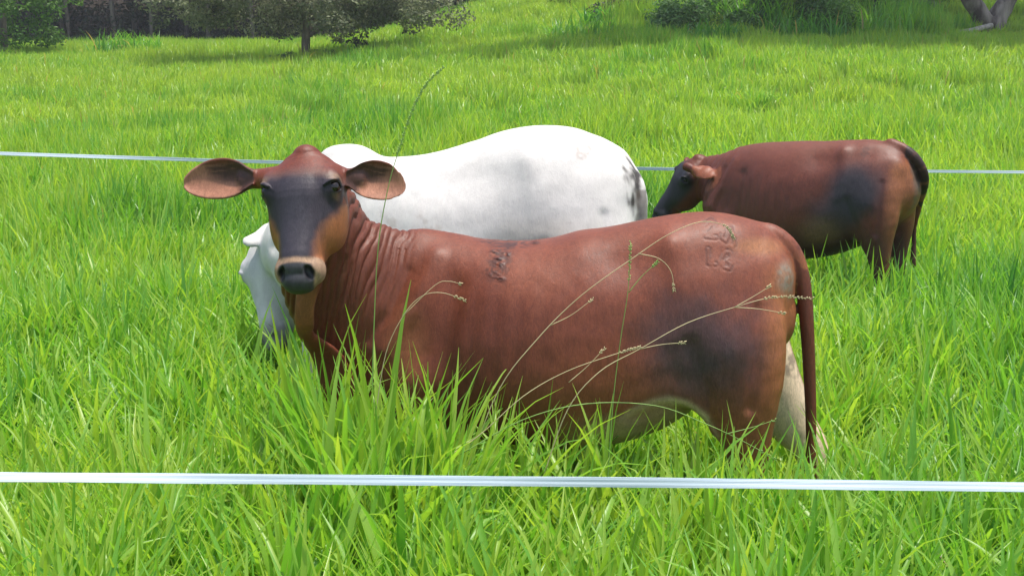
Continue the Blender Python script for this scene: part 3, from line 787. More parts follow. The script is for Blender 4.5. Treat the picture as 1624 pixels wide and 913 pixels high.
m_soil, nt, b = nodes_mat('pasture_soil')
tc = nt.nodes.new('ShaderNodeTexCoord')
n1 = nt.nodes.new('ShaderNodeTexNoise'); n1.inputs['Scale'].default_value = 3; n1.inputs['Detail'].default_value = 8
cr = nt.nodes.new('ShaderNodeValToRGB'); cr.color_ramp.elements[0].position = .35; cr.color_ramp.elements[0].color = (.035, .075, .012, 1)
cr.color_ramp.elements[1].position = .7; cr.color_ramp.elements[1].color = (.075, .14, .02, 1)
nt.links.new(tc.outputs['Object'], n1.inputs['Vector']); nt.links.new(n1.outputs[0], cr.inputs[0]); at = nt.nodes.new('ShaderNodeAttribute'); at.attribute_name = 'litter'
mx = nt.nodes.new('ShaderNodeMixRGB'); mx.inputs[2].default_value = (.030, .024, .018, 1)
nt.links.new(at.outputs['Fac'], mx.inputs[0]); nt.links.new(cr.outputs[0], mx.inputs[1]); nt.links.new(mx.outputs[0], b.inputs['Base Color'])
b.inputs['Roughness'].default_value = 1; b.inputs['Specular IOR Level'].default_value = 0.1

xs = np.r_[np.arange(-400, -60, 20), np.arange(-60, 60, .6), np.arange(60, 401, 20)]
ys = np.r_[np.arange(-60, 0, 6), np.arange(0, 70, .6), np.arange(70, 401, 15)]
GX, GY = np.meshgrid(xs, ys, indexing='ij'); GZ = ground_z(GX, GY)
nx, ny = GX.shape
ii, jj = np.meshgrid(np.arange(nx - 1), np.arange(ny - 1), indexing='ij')
Fq = np.stack([ii * ny + jj, (ii + 1) * ny + jj, (ii + 1) * ny + jj + 1, ii * ny + jj + 1], -1).reshape(-1, 4)
def forest(x, y):
    """1 inside the wood behind the pasture"""
    e = 46.5 + 1.2 * np.sin(np.asarray(x) * .45) + .6 * np.sin(np.asarray(x) * 1.3) + np.maximum(np.asarray(x) - 1, 0) * 1.5
    return sstep(y - e, 0, 1.2) * (1 - sstep(x, 10, 13))
lit = np.maximum(forest(GX, GY), sstep(GY, 62, 70)).reshape(-1)
ground = tag(mesh_obj('ground', np.stack([GX, GY, GZ], -1).reshape(-1, 3), Fq, m_soil, col=np.repeat(lit[:, None], 3, 1), attr='litter'), kind='structure')

# ------------------------------------------------------------------ grass
def grass_material():
    m, nt, b = nodes_mat('grass_blade')
    N = nt.nodes; L = nt.links
    vc = N.new('ShaderNodeAttribute'); vc.attribute_name = 'blade'            # per blade: r = hue, g = position along the blade, b = dryness
    inst = N.new('ShaderNodeAttribute'); inst.attribute_type = 'INSTANCER'; inst.attribute_name = 'tone'
    sep = N.new('ShaderNodeSeparateColor'); L.new(vc.outputs['Color'], sep.inputs[0])
    sep2 = N.new('ShaderNodeSeparateXYZ'); L.new(inst.outputs['Vector'], sep2.inputs[0])
    r = N.new('ShaderNodeValToRGB'); e = r.color_ramp.elements
    e[0].position = 0; e[0].color = (.055, .21, .045, 1); e[1].position = 1; e[1].color = (.38, .52, .075, 1)
    x = r.color_ramp.elements.new(.5); x.color = (.190, .42, .050, 1)
    ad = N.new('ShaderNodeMath'); ad.operation = 'MULTIPLY_ADD'; ad.inputs[1].default_value = .45; L.new(sep.outputs[0], ad.inputs[0])
    L.new(sep2.outputs[0], ad.inputs[2]); L.new(ad.outputs[0], r.inputs[0])
    # base of the sheath is paler and yellower
    mb = N.new('ShaderNodeMixRGB'); mb.inputs[2].default_value = (.17, .27, .05, 1)
    mr = N.new('ShaderNodeMapRange'); mr.inputs['From Min'].default_value = .25; mr.inputs['From Max'].default_value = 0; L.new(sep.outputs[1], mr.inputs[0])
    mm = N.new('ShaderNodeMath'); mm.operation = 'MULTIPLY'; mm.inputs[1].default_value = .5; L.new(mr.outputs[0], mm.inputs[0])
    L.new(mm.outputs[0], mb.inputs[0]); L.new(r.outputs[0], mb.inputs[1])
    md = N.new('ShaderNodeMixRGB'); md.inputs[2].default_value = (.45, .34, .15, 1); L.new(mb.outputs[0], md.inputs[1]); dsum = N.new('ShaderNodeMath'); dsum.use_clamp = True; L.new(sep.outputs[2], dsum.inputs[0]); L.new(sep2.outputs[1], dsum.inputs[1]); L.new(dsum.outputs[0], md.inputs[0])
    L.new(md.outputs[0], b.inputs['Base Color'])
    b.inputs['Roughness'].default_value = .38; b.inputs['Specular IOR Level'].default_value = .5
    tr = N.new('ShaderNodeBsdfTranslucent')
    tcol = N.new('ShaderNodeMixRGB'); tcol.blend_type = 'MULTIPLY'; tcol.inputs[0].default_value = 1; tcol.inputs[2].default_value = (1.25, 1.25, .55, 1)
    L.new(md.outputs[0], tcol.inputs[1]); L.new(tcol.outputs[0], tr.inputs['Color'])
    ms = N.new('ShaderNodeMixShader'); ms.inputs[0].default_value = .55
    L.new(b.outputs[0], ms.inputs[1]); L.new(tr.outputs[0], ms.inputs[2])
    L.new(ms.outputs[0], N['Material Output'].inputs[0])
    return m
m_grass = grass_material()

def blade_mesh(rg, n, radius, hmin, hmax, wmin, wmax, segs, lean=.35, dry=.04, crease=True, flop=.25):
    """n curved, creased grass blades rooted in a disc"""
    V = []; Fq = []; C = []
    base = 0
    for i in range(n):
        a = rg.uniform(0, 2 * math.pi); rr = radius * math.sqrt(rg.uniform()); x0, y0 = rr * math.cos(a), rr * math.sin(a)
        h = rg.uniform(hmin, hmax) * (1 if rg.uniform() > .2 else .7); w = rg.uniform(wmin, wmax)
        az = rg.uniform(0, 2 * math.pi); ln = lean * rg.uniform(.15, 1.0) ** 1.2; cv = rg.uniform(.1, 1.0)
        if rg.uniform() < flop: cv *= 2.6
        tw = rg.uniform(-.8, .8)
        p = np.array([x0, y0, 0.0]); th = ln * .4
        hue = rg.uniform(-.25, 1.0); dr = 1.0 if rg.uniform() < dry else (rg.uniform(.2, .5) if rg.uniform() < dry else 0)
        step = h / segs
        for k in range(segs + 1):
            t = k / segs
            prof = min(1.0, .55 + 1.5 * t) * (1 - max(0, (t - .45) / .55) ** 1.6)
            hw = .5 * w * max(prof, .03)
            sa = az + math.pi / 2 + tw * t
            sx, sy = math.cos(sa), math.sin(sa)
            dx, dy = math.cos(az), math.sin(az)
            nx_, ny_ = dx * math.cos(th), dy * math.cos(th)     # blade normal, for the crease
            cz = hw * .45 if crease else 0
            V.append((p[0] - sx * hw, p[1] - sy * hw, p[2]))
            if crease: V.append((p[0] - nx_ * -cz, p[1] - ny_ * -cz, p[2] - cz * math.sin(th)))
            V.append((p[0] + sx * hw, p[1] + sy * hw, p[2]))
            for _ in range(3 if crease else 2): C.append((hue, t, dr))
            p = p + np.array([dx * math.sin(th), dy * math.sin(th), math.cos(th)]) * step
            th += (ln + cv * 1.5 * t) / segs * 1.6
        q = 3 if crease else 2
        for k in range(segs):
            o = base + k * q
            if crease: Fq += [(o, o + 1, o + 4, o + 3), (o + 1, o + 2, o + 5, o + 4)]
            else: Fq.append((o, o + 1, o + 3, o + 2))
        base += q * (segs + 1)
    return np.array(V), np.array(Fq), np.array(C)

def scatter(name, pts, rot, scl, idx, tone, protos, mat):
    """one object: the protos instanced on a point mesh by geometry nodes"""
    me = bpy.data.meshes.new(name); me.vertices.add(len(pts)); me.vertices.foreach_set('co', pts.astype(np.float32).ravel())
    for nm, ty, arr, key in (('rot', 'FLOAT_VECTOR', rot, 'vector'), ('scl', 'FLOAT_VECTOR', scl, 'vector'), ('idx', 'INT', idx, 'value'), ('tone', 'FLOAT_VECTOR', tone, 'vector')):
        at = me.attributes.new(nm, ty, 'POINT')
        at.data.foreach_set(key, (arr.astype(np.int32) if ty == 'INT' else arr.astype(np.float32)).ravel())
    me.update()
    o = bpy.data.objects.new(name, me); COL.objects.link(o)
    lib = bpy.data.collections.new(name + '_library')
    for i, (V, Q, C) in enumerate(protos):
        p = mesh_obj('%s_kind%02d' % (name, i), V, Q, mat, smooth=True, col=C, attr='blade', link=False); lib.objects.link(p)
    ng = bpy.data.node_groups.new(name, 'GeometryNodeTree')
    ng.interface.new_socket('Geometry', in_out='INPUT', socket_type='NodeSocketGeometry')
    ng.interface.new_socket('Geometry', in_out='OUTPUT', socket_type='NodeSocketGeometry')
    gi = ng.nodes.new('NodeGroupInput'); go = ng.nodes.new('NodeGroupOutput')
    ci = ng.nodes.new('GeometryNodeCollectionInfo'); ci.inputs['Collection'].default_value = lib
    ci.inputs['Separate Children'].default_value = True; ci.inputs['Reset Children'].default_value = True
    ip = ng.nodes.new('GeometryNodeInstanceOnPoints'); ip.inputs['Pick Instance'].default_value = True
    def na(nm, ty):
        n = ng.nodes.new('GeometryNodeInputNamedAttribute'); n.data_type = ty; n.inputs['Name'].default_value = nm; return n.outputs[0]
    ng.links.new(gi.outputs[0], ip.inputs['Points']); ng.links.new(ci.outputs[0], ip.inputs['Instance'])
    ng.links.new(na('idx', 'INT'), ip.inputs['Instance Index'])
    e2 = ng.nodes.new('FunctionNodeEulerToRotation'); ng.links.new(na('rot', 'FLOAT_VECTOR'), e2.inputs[0]); ng.links.new(e2.outputs[0], ip.inputs['Rotation'])
    ng.links.new(na('scl', 'FLOAT_VECTOR'), ip.inputs['Scale'])
    ng.links.new(ip.outputs[0], go.inputs[0])
    md = o.modifiers.new('scatter', 'NODES'); md.node_group = ng
    return o

rg = random.Random(3)
def U(rg): return rg
class RG:
    def __init__(s, seed): s.r = random.Random(seed)
    def uniform(s, a=0.0, b=1.0): return s.r.uniform(a, b)

near_k = [blade_mesh(RG(100 + i), 26, .10, .42, .76, .014, .034, 7, lean=.34, dry=.008, flop=.18) for i in range(7)]
mid_k = [blade_mesh(RG(200 + i), 50, .22, .36, .66, .017, .032, 4, lean=.42, dry=.008, crease=False) for i in range(6)]
far_k = [blade_mesh(RG(300 + i), 260, .60, .26, .50, .013, .026, 3, lean=.6, dry=.006, crease=False) for i in range(5)]

def tone_at(x, y):
    """botanical variation of the sward: yellower young growth and bluer rank patches; also lifted with distance"""
    P = np.c_[x, y]
    t = .27 + .50 * fbm(P, .35, 81, 3) + .24 * (vnoise(P, 2.2, 83) - .5)
    t = t + .13 * sstep(y, 7, 14) - .05 * sstep(y, 30, 50)  # lighter from the middle distance on, slightly less so far off
    rank = sstep(fbm(P, .28, 85, 3), .57, .70)
    t = t - .24 * rank
    return t, rank

def wedge(y0, y1, dens, margin, seed, slope=.50):
    r = np.random.default_rng(seed)
    ymid = (y0 + y1) / 2; wid = 2 * (slope * y1 + margin)
    n = int(wid * (y1 - y0) * dens)
    x = r.uniform(-wid / 2, wid / 2, n); y = r.uniform(y0, y1, n)
    k = np.abs(x) < slope * y + margin
    return x[k], y[k], r

def cow_clear(x, y, hgt):
    """shorter, trampled grass where the cattle stand"""
    f = np.ones(len(x))
    for (fr, l0, l1, hw) in ((CF1, -1.0, .85, .30), (CF2, -1.0, .9, .30), (CF3, -1.0, .9, .30)):
        dx, dy = x - fr.o[0], y - fr.o[1]
        s = (dx * fr.h[0] + dy * fr.h[1]) / fr.k; l = (dx * fr.l[0] + dy * fr.l[1]) / fr.k
        m = sstep(s, l0 - .1, l0 + .05) * (1 - sstep(s, l1 - .05, l1 + .1)) * (1 - sstep(np.abs(l), hw - .08, hw + .06))
        f *= 1 - m * .42
    return f
CF1 = CowFrame((.137, 4.175, 0), math.pi - math.atan2(.19, .982), 1.0)
CF2 = CowFrame((-.40, 5.397, .12), math.pi - math.atan2(.189, .982), 1.13)
CF3 = CowFrame(tuple(cow3.location), cow3.rotation_euler[2], 1.04)

ST = (13.6, 38.5)      # patch of dried grass on the bank
def lay(name, x, y, r, protos, hs, seed, tonebias=0.0, tilt=.12):
    n = len(x)
    t, rank = tone_at(x, y)
    hgt = hs * (.74 + .55 * fbm(np.c_[x, y], .9, seed, 2)) * (1 + .20 * rank) * r.uniform(.8, 1.15, n)
    hgt *= cow_clear(x, y, hgt)
    rot = np.c_[r.normal(0, tilt, n), r.normal(0, tilt, n), r.uniform(0, 6.283, n)]
    z = ground_z(x, y) - .01
    wid = r.uniform(.85, 1.15, n)
    scl = np.c_[wid, wid, hgt]
    sx_ = np.array([ST[0], ST[1]]); straw = np.exp(-((x - ST[0]) / 1.6) ** 2 - ((y - ST[1] - .8) / 1.8) ** 2) * .75
    tone = np.c_[t + tonebias + r.normal(0, .05, n), straw, np.zeros(n)]
    return np.c_[x, y, z], rot, scl, r.integers(0, len(protos), n), tone

# close sward (from the fence to just past the first cow), then two coarser bands
x, y, r = wedge(1.5, 7.2, 78, 1.5, 11)
A = lay('a', x, y, r, near_k, 1.05, 91)
hb = np.exp(-(((A[0][:, 0] + .50) / .28) ** 2 + ((A[0][:, 1] - 3.48) / .24) ** 2))       # rank clump before the heifer's chest
hb2 = np.exp(-(((A[0][:, 0] + 1.6) / .9) ** 2 + ((A[0][:, 1] - 3.6) / .8) ** 2))
hb3 = np.exp(-(((A[0][:, 0] + 1.15) / .5) ** 2 + ((A[0][:, 1] - 4.75) / .5) ** 2))
dip = np.exp(-(((A[0][:, 0] - .75) / .9) ** 2 + ((A[0][:, 1] - 3.2) / .5) ** 2))
A[2][:, 2] *= 1 + .92 * hb + .22 * hb3 - .10 * dip
near_k = near_k + [blade_mesh(RG(150 + i), 20, .11, .50, .80, .022, .040, 9, lean=.40, dry=.0, flop=.12) for i in range(4)]
A[3][:] = np.where(hb * .8 + .12 > r.uniform(0, 1, len(hb)), r.integers(7, 11, len(hb)), A[3])
A[2][:, 2] = np.minimum(A[2][:, 2], 1.30 + .50 * hb)
g1 = scatter('tall_grass', *A, near_k, m_grass); tag(g1, 'tall bright green grass round the nearest cow', 'grass', kind='stuff')
x, y, r = wedge(7.0, 17, 26, 2.5, 12)
B_ = lay('b', x, y, r, mid_k, 1.12, 92, .03)
g2 = scatter('grass', *B_, mid_k, m_grass); tag(g2, 'bright grass of the middle pasture', 'grass', kind='stuff')
x, y, r = wedge(16.5, 60, 3.2, 4, 13); kf = forest(x, y) < .5; x, y = x[kf], y[kf]
C_ = lay('c', x, y, r, far_k, 1.0, 93, .05)
bank = sstep(C_[0][:, 1], 29, 31.5) * sstep(C_[0][:, 0], 1, 5) * (1 - .8 * sstep(C_[0][:, 0], 10.5, 12.5)); bn = fbm(C_[0][:, :2], .8, 95, 3)
C_[2][:, 2] *= 1 + bank * (2.0 * sstep(bn, .42, .62) - .15); C_[4][:, 0] -= bank * (.02 + .9 * (bn - .5))
C_[2][:, 2] *= 1 - .65 * np.exp(-((C_[0][:, 0] - 13.6) / 1.6) ** 2 - ((C_[0][:, 1] - 30.8) / 1.8) ** 2)
g3 = scatter('far_grass', *C_, far_k, m_grass); tag(g3, 'grass on the far slope below the trees', 'grass', kind='stuff')

# ------------------------------------------------------------------ electric fence tapes
m_tape, nt, b = nodes_mat('white_tape')
tc = nt.nodes.new('ShaderNodeTexCoord'); mp = nt.nodes.new('ShaderNodeMapping'); mp.inputs['Scale'].default_value = (3, 3, 900)
wv = nt.nodes.new('ShaderNodeTexNoise'); wv.inputs['Scale'].default_value = 1; wv.inputs['Detail'].default_value = 3
nt.links.new(tc.outputs['Object'], mp.inputs[0]); nt.links.new(mp.outputs[0], wv.inputs['Vector'])
cr = nt.nodes.new('ShaderNodeValToRGB'); cr.color_ramp.elements[0].position = .35; cr.color_ramp.elements[0].color = (.36, .45, .53, 1); cr.color_ramp.elements[1].position = .6; cr.color_ramp.elements[1].color = (.62, .69, .74, 1)
nt.links.new(wv.outputs[0], cr.inputs[0]); nt.links.new(cr.outputs[0], b.inputs['Base Color'])
b.inputs['Roughness'].default_value = .5

def tape(name, pts, width, thick=.0012, sag=0.0, lean=.0):
    """flat woven ribbon through the given points; slight twist and ripple along its run"""
    P = np.array(pts); n = 120
    t = np.linspace(0, 1, n); tt = np.linspace(0, 1, len(P))
    X = np.stack([np.interp(t, tt, P[:, i]) for i in range(3)], 1)
    # smooth interpolation
    k = np.ones(9) / 9
    for i in range(3): X[4:-4, i] = np.convolve(X[:, i], k, 'valid')
    V = []; Fc = []
    for i in range(n):
        a = lean + .20 * math.sin(t[i] * 9.0) + .1 * math.sin(t[i] * 31)
        up = np.array([0, math.sin(a), math.cos(a)]); nr = np.array([0, math.cos(a), -math.sin(a)])
        w = width * .5 * (1 + .03 * math.sin(t[i] * 47))
        for (su, sn) in ((-1, -1), (-.45, -1.3), (0, -.9), (.45, -1.3), (1, -1), (1, 1), (-1, 1)):
            V.append(X[i] + up * su * w + nr * sn * thick)
    m = 7
    for i in range(n - 1):
        for j in range(m):
            Fc.append((i * m + j, i * m + (j + 1) % m, (i + 1) * m + (j + 1) % m, (i + 1) * m + j))
    Fc.append(tuple(range(m))); Fc.append(tuple(range((n - 1) * m, n * m))[::-1])
    return mesh_obj(name, V, Fc, m_tape, smooth=False)
def ext(p, q, f): return list(np.array(q) + (np.array(q) - np.array(p)) * f)
p0, p1, p2, p3 = W(0, 756, 2.0), W(540, 760, 2.02), W(1080, 765, 2.05), W(1624, 772, 2.08)
t1 = tape('fence_tape', [ext(p1, p0, 1.5), p0, p1, p2, p3, ext(p2, p3, 1.5)], .0188, lean=.35)
tag(t1, 'wide white fence tape stretched across in front of the nearest cow', 'fence tape', 'white tapes fencing the paddock')
q0, q1, q2, q3 = W(0, 243.5, 9.2), W(415, 257, 9.7), W(1035, 268, 10.5), W(1624, 273, 11.2)
t2 = tape('fence_tape', [ext(q1, q0, 1.5), q0, q1, q2, q3, ext(q2, q3, 1.2)], .030, thick=.002)
tag(t2, 'thin white fence tape passing behind the cattle', 'fence tape', 'white tapes fencing the paddock')
q0, q1 = W(1430, 84, 26), W(1624, 86, 25.5)
t3 = tape('fence_tape', [ext(q1, q0, .9), q0, q1, ext(q0, q1, 2)], .035, thick=.003)
tag(t3, 'faint pale fence tape far up the slope, below the thick forked trunk', 'fence tape', 'white tapes fencing the paddock')
# ------------------------------------------------------------------ trees and bushes
def leaf_material(name, dark, light, transl=.3):
    m, nt, b = nodes_mat(name); N = nt.nodes; L = nt.links
    at = N.new('ShaderNodeAttribute'); at.attribute_name = 'leaf'
    sp = N.new('ShaderNodeSeparateColor'); L.new(at.outputs['Color'], sp.inputs[0])
    r = N.new('ShaderNodeValToRGB'); r.color_ramp.elements[0].color = (*dark, 1); r.color_ramp.elements[1].color = (*light, 1); L.new(sp.outputs[0], r.inputs[0])
    L.new(r.outputs[0], b.inputs['Base Color']); b.inputs['Roughness'].default_value = .5; b.inputs['Specular IOR Level'].default_value = .3
    tr = N.new('ShaderNodeBsdfTranslucent'); L.new(r.outputs[0], tr.inputs[0])
    ms = N.new('ShaderNodeMixShader'); ms.inputs[0].default_value = transl; L.new(b.outputs[0], ms.inputs[1]); L.new(tr.outputs[0], ms.inputs[2]); L.new(ms.outputs[0], N['Material Output'].inputs[0])
    return m
def bark_material(name, c1, c2, sc=9):
    m, nt, b = nodes_mat(name); N = nt.nodes; L = nt.links
    tc = N.new('ShaderNodeTexCoord'); mp = N.new('ShaderNodeMapping'); mp.inputs['Scale'].default_value = (1, 1, .25); L.new(tc.outputs['Object'], mp.inputs[0])
    n = N.new('ShaderNodeTexNoise'); n.inputs['Scale'].default_value = sc; n.inputs['Detail'].default_value = 8; L.new(mp.outputs[0], n.inputs['Vector'])
    r = N.new('ShaderNodeValToRGB'); r.color_ramp.elements[0].position = .35; r.color_ramp.elements[0].color = (*c1, 1); r.color_ramp.elements[1].position = .65; r.color_ramp.elements[1].color = (*c2, 1)
    L.new(n.outputs[0], r.inputs[0]); L.new(r.outputs[0], b.inputs['Base Color']); b.inputs['Roughness'].default_value = .95
    bp = N.new('ShaderNodeBump'); bp.inputs['Strength'].default_value = .8; bp.inputs['Distance'].default_value = .04; L.new(n.outputs[0], bp.inputs['Height']); L.new(bp.outputs[0], b.inputs['Normal'])
    return m
m_olive = leaf_material('olive_leaves', (.085, .105, .050), (.30, .32, .17), .35)
m_bright = leaf_material('bright_leaves', (.045, .13, .020), (.16, .30, .045), .4)
m_dark = leaf_material('dark_leaves', (.016, .026, .015), (.050, .068, .036), .2)
m_shrub = leaf_material('shrub_leaves', (.038, .11, .028), (.19, .33, .085), .4)
m_bark = bark_material('grey_bark', (.075, .060, .048), (.21, .17, .14))
m_bark2 = bark_material('rugged_bark', (.080, .055, .045), (.34, .27, .23), 5)
m_dead = bark_material('dead_wood', (.25, .21, .16), (.46, .40, .32), 12)

def leaves(r, centres, radii, per, size, squash=.7, hue=None):
    """leaf cards gathered in clumps round the given centres"""
    n = len(centres) * per
    ci = np.repeat(np.arange(len(centres)), per)
    d = r.normal(size=(n, 3)); d /= np.linalg.norm(d, axis=1, keepdims=True)
    rad = radii[ci] * r.uniform(.35, 1.0, n) ** .6
    P = centres[ci] + d * rad[:, None] * [1, 1, squash]
    a = r.normal(size=(n, 3)); a /= np.linalg.norm(a, axis=1, keepdims=True)
    nrm = d * .7 + r.normal(size=(n, 3)) * .5 + [0, 0, .5]; nrm /= np.linalg.norm(nrm, axis=1, keepdims=True)
    u = np.cross(a, nrm); u /= np.linalg.norm(u, axis=1, keepdims=True) + 1e-9; v = np.cross(nrm, u)
    s = size * r.uniform(.6, 1.25, n)[:, None]
    V = np.stack([P - u * s * .5, P - v * s * .24 + nrm * s * .06, P + u * s * .5, P + v * s * .24 + nrm * s * .06], 1).reshape(-1, 3)
    Q = np.arange(n * 4).reshape(-1, 4)
    h = (r.uniform(size=len(centres)) if hue is None else hue)[ci] * .65 + r.uniform(0, .35, n)
    C = np.repeat(np.c_[h, h, h], 4, 0)
    return V, Q, C

def limb_tubes(paths, sides=8):
    V = []; Fc = []; b0 = 0
    for pts, rad in paths:
        P = catmull(np.c_[np.array(pts, float), np.array(rad, float)], 5); R = P[:, 3]; P = P[:, :3]
        T = np.gradient(P, axis=0); T /= np.linalg.norm(T, axis=1, keepdims=True) + 1e-9
        s = np.cross(T[0], [.3, 1, .2]); s /= np.linalg.norm(s)
        for i in range(len(P)):
            s = s - T[i] * (s @ T[i]); s /= np.linalg.norm(s); u = np.cross(T[i], s)
            for k in range(sides):
                a = 2 * math.pi * k / sides; rr = R[i] * (1 + .12 * math.sin(a * 3 + i * .7))
                V.append(P[i] + (s * math.cos(a) + u * math.sin(a)) * rr)
        for i in range(len(P) - 1):
            for k in range(sides):
                Fc.append((b0 + i * sides + k, b0 + i * sides + (k + 1) % sides, b0 + (i + 1) * sides + (k + 1) % sides, b0 + (i + 1) * sides + k))
        Fc.append(tuple(b0 + k for k in range(sides))[::-1]); Fc.append(tuple(b0 + (len(P) - 1) * sides + k for k in range(sides)))
        b0 += len(P) * sides
    return V, Fc

def clump_centres(r, n, c, R, flat=-.6, shell=.55):
    d = r.normal(size=(n * 3, 3)); d /= np.linalg.norm(d, axis=1, keepdims=True)
    d = d[d[:, 2] > flat][:n]
    rad = r.uniform(shell, 1, len(d)) ** .7
    lump = 1 + .22 * np.sin(d[:, 0] * 5 + d[:, 2] * 4) * np.cos(d[:, 1] * 4)
    return np.array(c) + d * (rad * lump)[:, None] * np.array(R)

def root(name, loc):
    o = bpy.data.objects.new(name, None); COL.objects.link(o); o.location = tuple(loc); o.empty_display_size = .3
    return o
def make_tree(name, loc, trunk_paths, cc, cr_, per, size, lmat, bmat, seed, squash=.7):
    o = root(name, loc); r = np.random.default_rng(seed)
    V, Fc = limb_tubes(trunk_paths); mesh_obj('trunk', V, Fc, bmat, o)
    V, Q, C = leaves(r, cc, cr_, per, size, squash); mesh_obj('crown', V, Q, lmat, o, smooth=False, col=C, attr='leaf')
    return o
def on_ground(px, py, Y=None):
    # nearest point of the terrain that shows at this height in the view
    ys_ = np.arange(6, 75, .1); P = np.array([W(px, py, q) for q in ys_]); gz = ground_z(P[:, 0], ys_)
    k = np.argmax(gz > P[:, 2]) if (gz > P[:, 2]).any() else int(((Y or 40) - 6) / .1)
    return np.array([P[k, 0], ys_[k], gz[k] - .03])

# the small spreading tree alone in the meadow
r = np.random.default_rng(21)
loc = on_ground(484, 110, 31.5)
cc = np.vstack([clump_centres(r, 360, (-.1, 0, 3.7), (4.3, 3.2, 3.1), -.97, .35), clump_centres(r, 110, (.2, 0, 1.65), (4.0, 2.6, .75), -.9, .1), clump_centres(r, 60, (2.9, -.3, 1.9), (1.8, 1.6, .9), -.9, .2), clump_centres(r, 50, (-3.0, -.2, 2.0), (1.7, 1.6, .9), -.9, .2)])
cc = cc[(cc[:, 2] > 1.0) & ~((np.abs(cc[:, 0]) < .5) & (cc[:, 2] < 1.35))]
tp = [([(0, 0, -.2), (.02, 0, .5), (.06, 0, 1.1), (.1, .05, 2.2), (0, .1, 4)], [.16, .125, .115, .09, .04])]
for k in range(9):
    a = k * .72; tp.append(([(.05, 0, .9 + .15 * k), (math.cos(a) * 1.1, math.sin(a) * .9, 1.5 + .22 * k), (math.cos(a) * 2.6, math.sin(a) * 2.0, 1.9 + .35 * k)], [.06, .04, .015]))
t = make_tree('tree', loc, tp, cc, r.uniform(.28, .50, len(cc)), 80, .12, m_olive, m_bark, 22)
tag(t, 'low spreading grey-green tree with a short thin trunk alone in the meadow', 'tree')

r = np.random.default_rng(31)
loc = on_ground(8, 100, 33)
cc = clump_centres(r, 240, (-.4, 0, 2.9), (2.7, 2.4, 3.0), -.95, .4)
t = make_tree('tree', loc, [([(0, 0, -.2), (0, 0, 1.2), (.1, 0, 3.5)], [.14, .1, .05])], cc, r.uniform(.25, .5, len(cc)), 75, .14, m_bright, m_bark, 32)
tag(t, 'bright green leafy tree at the wood edge, leaves down to the grass', 'tree')

# the big forked tree on the right, its crown spreading above the picture and shading the slope
r = np.random.default_rng(41)
loc = on_ground(1574, 52, 32.2)
cc = np.vstack([clump_centres(r, 150, (.5, -1.0, 9.5), (4.2, 3.2, 2.4), -.8, .15), clump_centres(r, 280, (-4.6, -5.2, 8.6), (9.0, 1.9, 1.8), -.8, .1)])
tp = [([(0, 0, -.5), (.0, 0, .05), (-.10, 0, .45)], [.50, .40, .30]),
      ([(-.05, 0, .15), (-.45, -.1, .55), (-.85, -.3, 1.0), (-1.0, -.6, 1.6), (-2.2, -1.8, 3.6), (-5, -4, 7.5)], [.30, .25, .22, .20, .18, .09]),
      ([(.08, 0, .1), (.18, 0, .6), (.50, 0, 1.1), (1.1, -.4, 1.9), (2.0, -1.5, 4.2), (2.5, -3, 8.5)], [.32, .28, .24, .22, .19, .08]),
      ([(-2.2, -1.8, 3.6), (-3.5, -4, 6), (-4, -7, 8.5)], [.14, .1, .05]), ([(2.0, -1.5, 4.2), (4, -4, 6.5), (5, -6, 9)], [.14, .1, .05]), ([(-2.2, -1.8, 3.6), (-6, -2.5, 6), (-10, -3.5, 8.5)], [.13, .1, .05])]
t = make_tree('tree', loc, tp, cc, r.uniform(.8, 1.4, len(cc)), 70, .36, m_shrub, m_bark2, 42, .5)
tag(t, 'thick rough trunk forking low above a fallen branch on the slope', 'tree')
FB = loc[1] - .9
V, Fc = limb_tubes([([W(1488, 62, FB - .5), W(1515, 53, FB - .4), W(1545, 48, FB - .3), W(1572, 41, FB)], [.03, .065, .07, .08])])
tag(mesh_obj('fallen_branch', V, Fc, m_dead), 'pale dead branch lying at the foot of the thick forked trunk', 'branch')

# the wood behind: a few tree kinds repeated as individuals
def wood_tree(seed, h, lean):
    r = np.random.default_rng(seed); o = root('forest_tree', (0, 0, 0))
    q = [([(0, 0, -.4), (lean * .3, 0, h * .25), (lean, .1, h * .6), (lean * 1.2, 0, h)], [.10, .085, .07, .03])]
    for k in range(7):
        a = k * 2.4; z = h * (.22 + .09 * k); q.append(([(lean * z / h, 0, z), (lean * z / h + math.cos(a) * .9, math.sin(a) * .9, z + .5), (math.cos(a) * 2, math.sin(a) * 2, z + .8)], [.05, .035, .015]))
    V, Fc = limb_tubes(q, 6); mesh_obj('trunk', V, Fc, m_bark, o)
    cc = clump_centres(r, 60, (lean, 0, h * .80), (2.8, 2.8, h * .34), -.9, .3)
    V, Q, C = leaves(r, cc, r.uniform(.6, 1.0, len(cc)), 42, .34, .7); mesh_obj('crown', V, Q, m_dark, o, smooth=False, col=C, attr='leaf')
    return o
kinds = [wood_tree(51, 8.5, .5), wood_tree(52, 10, -.6), wood_tree(53, 7.5, .1)]
r = np.random.default_rng(55)
spots = []
for row, (yy, dx) in enumerate(((48.5, 2.3), (51, 2.6), (54, 3.0), (58, 3.4))):
    x = -33.0
    while x < 9:
        y = yy + r.uniform(-.8, .8) + max(x - 1, 0) * 1.5
        if y / 1.0 > 0 and abs(x) < .52 * y + 3: spots.append((x + r.uniform(-.7, .7), y))
        x += dx * r.uniform(.8, 1.2)
first = [True, True, True]
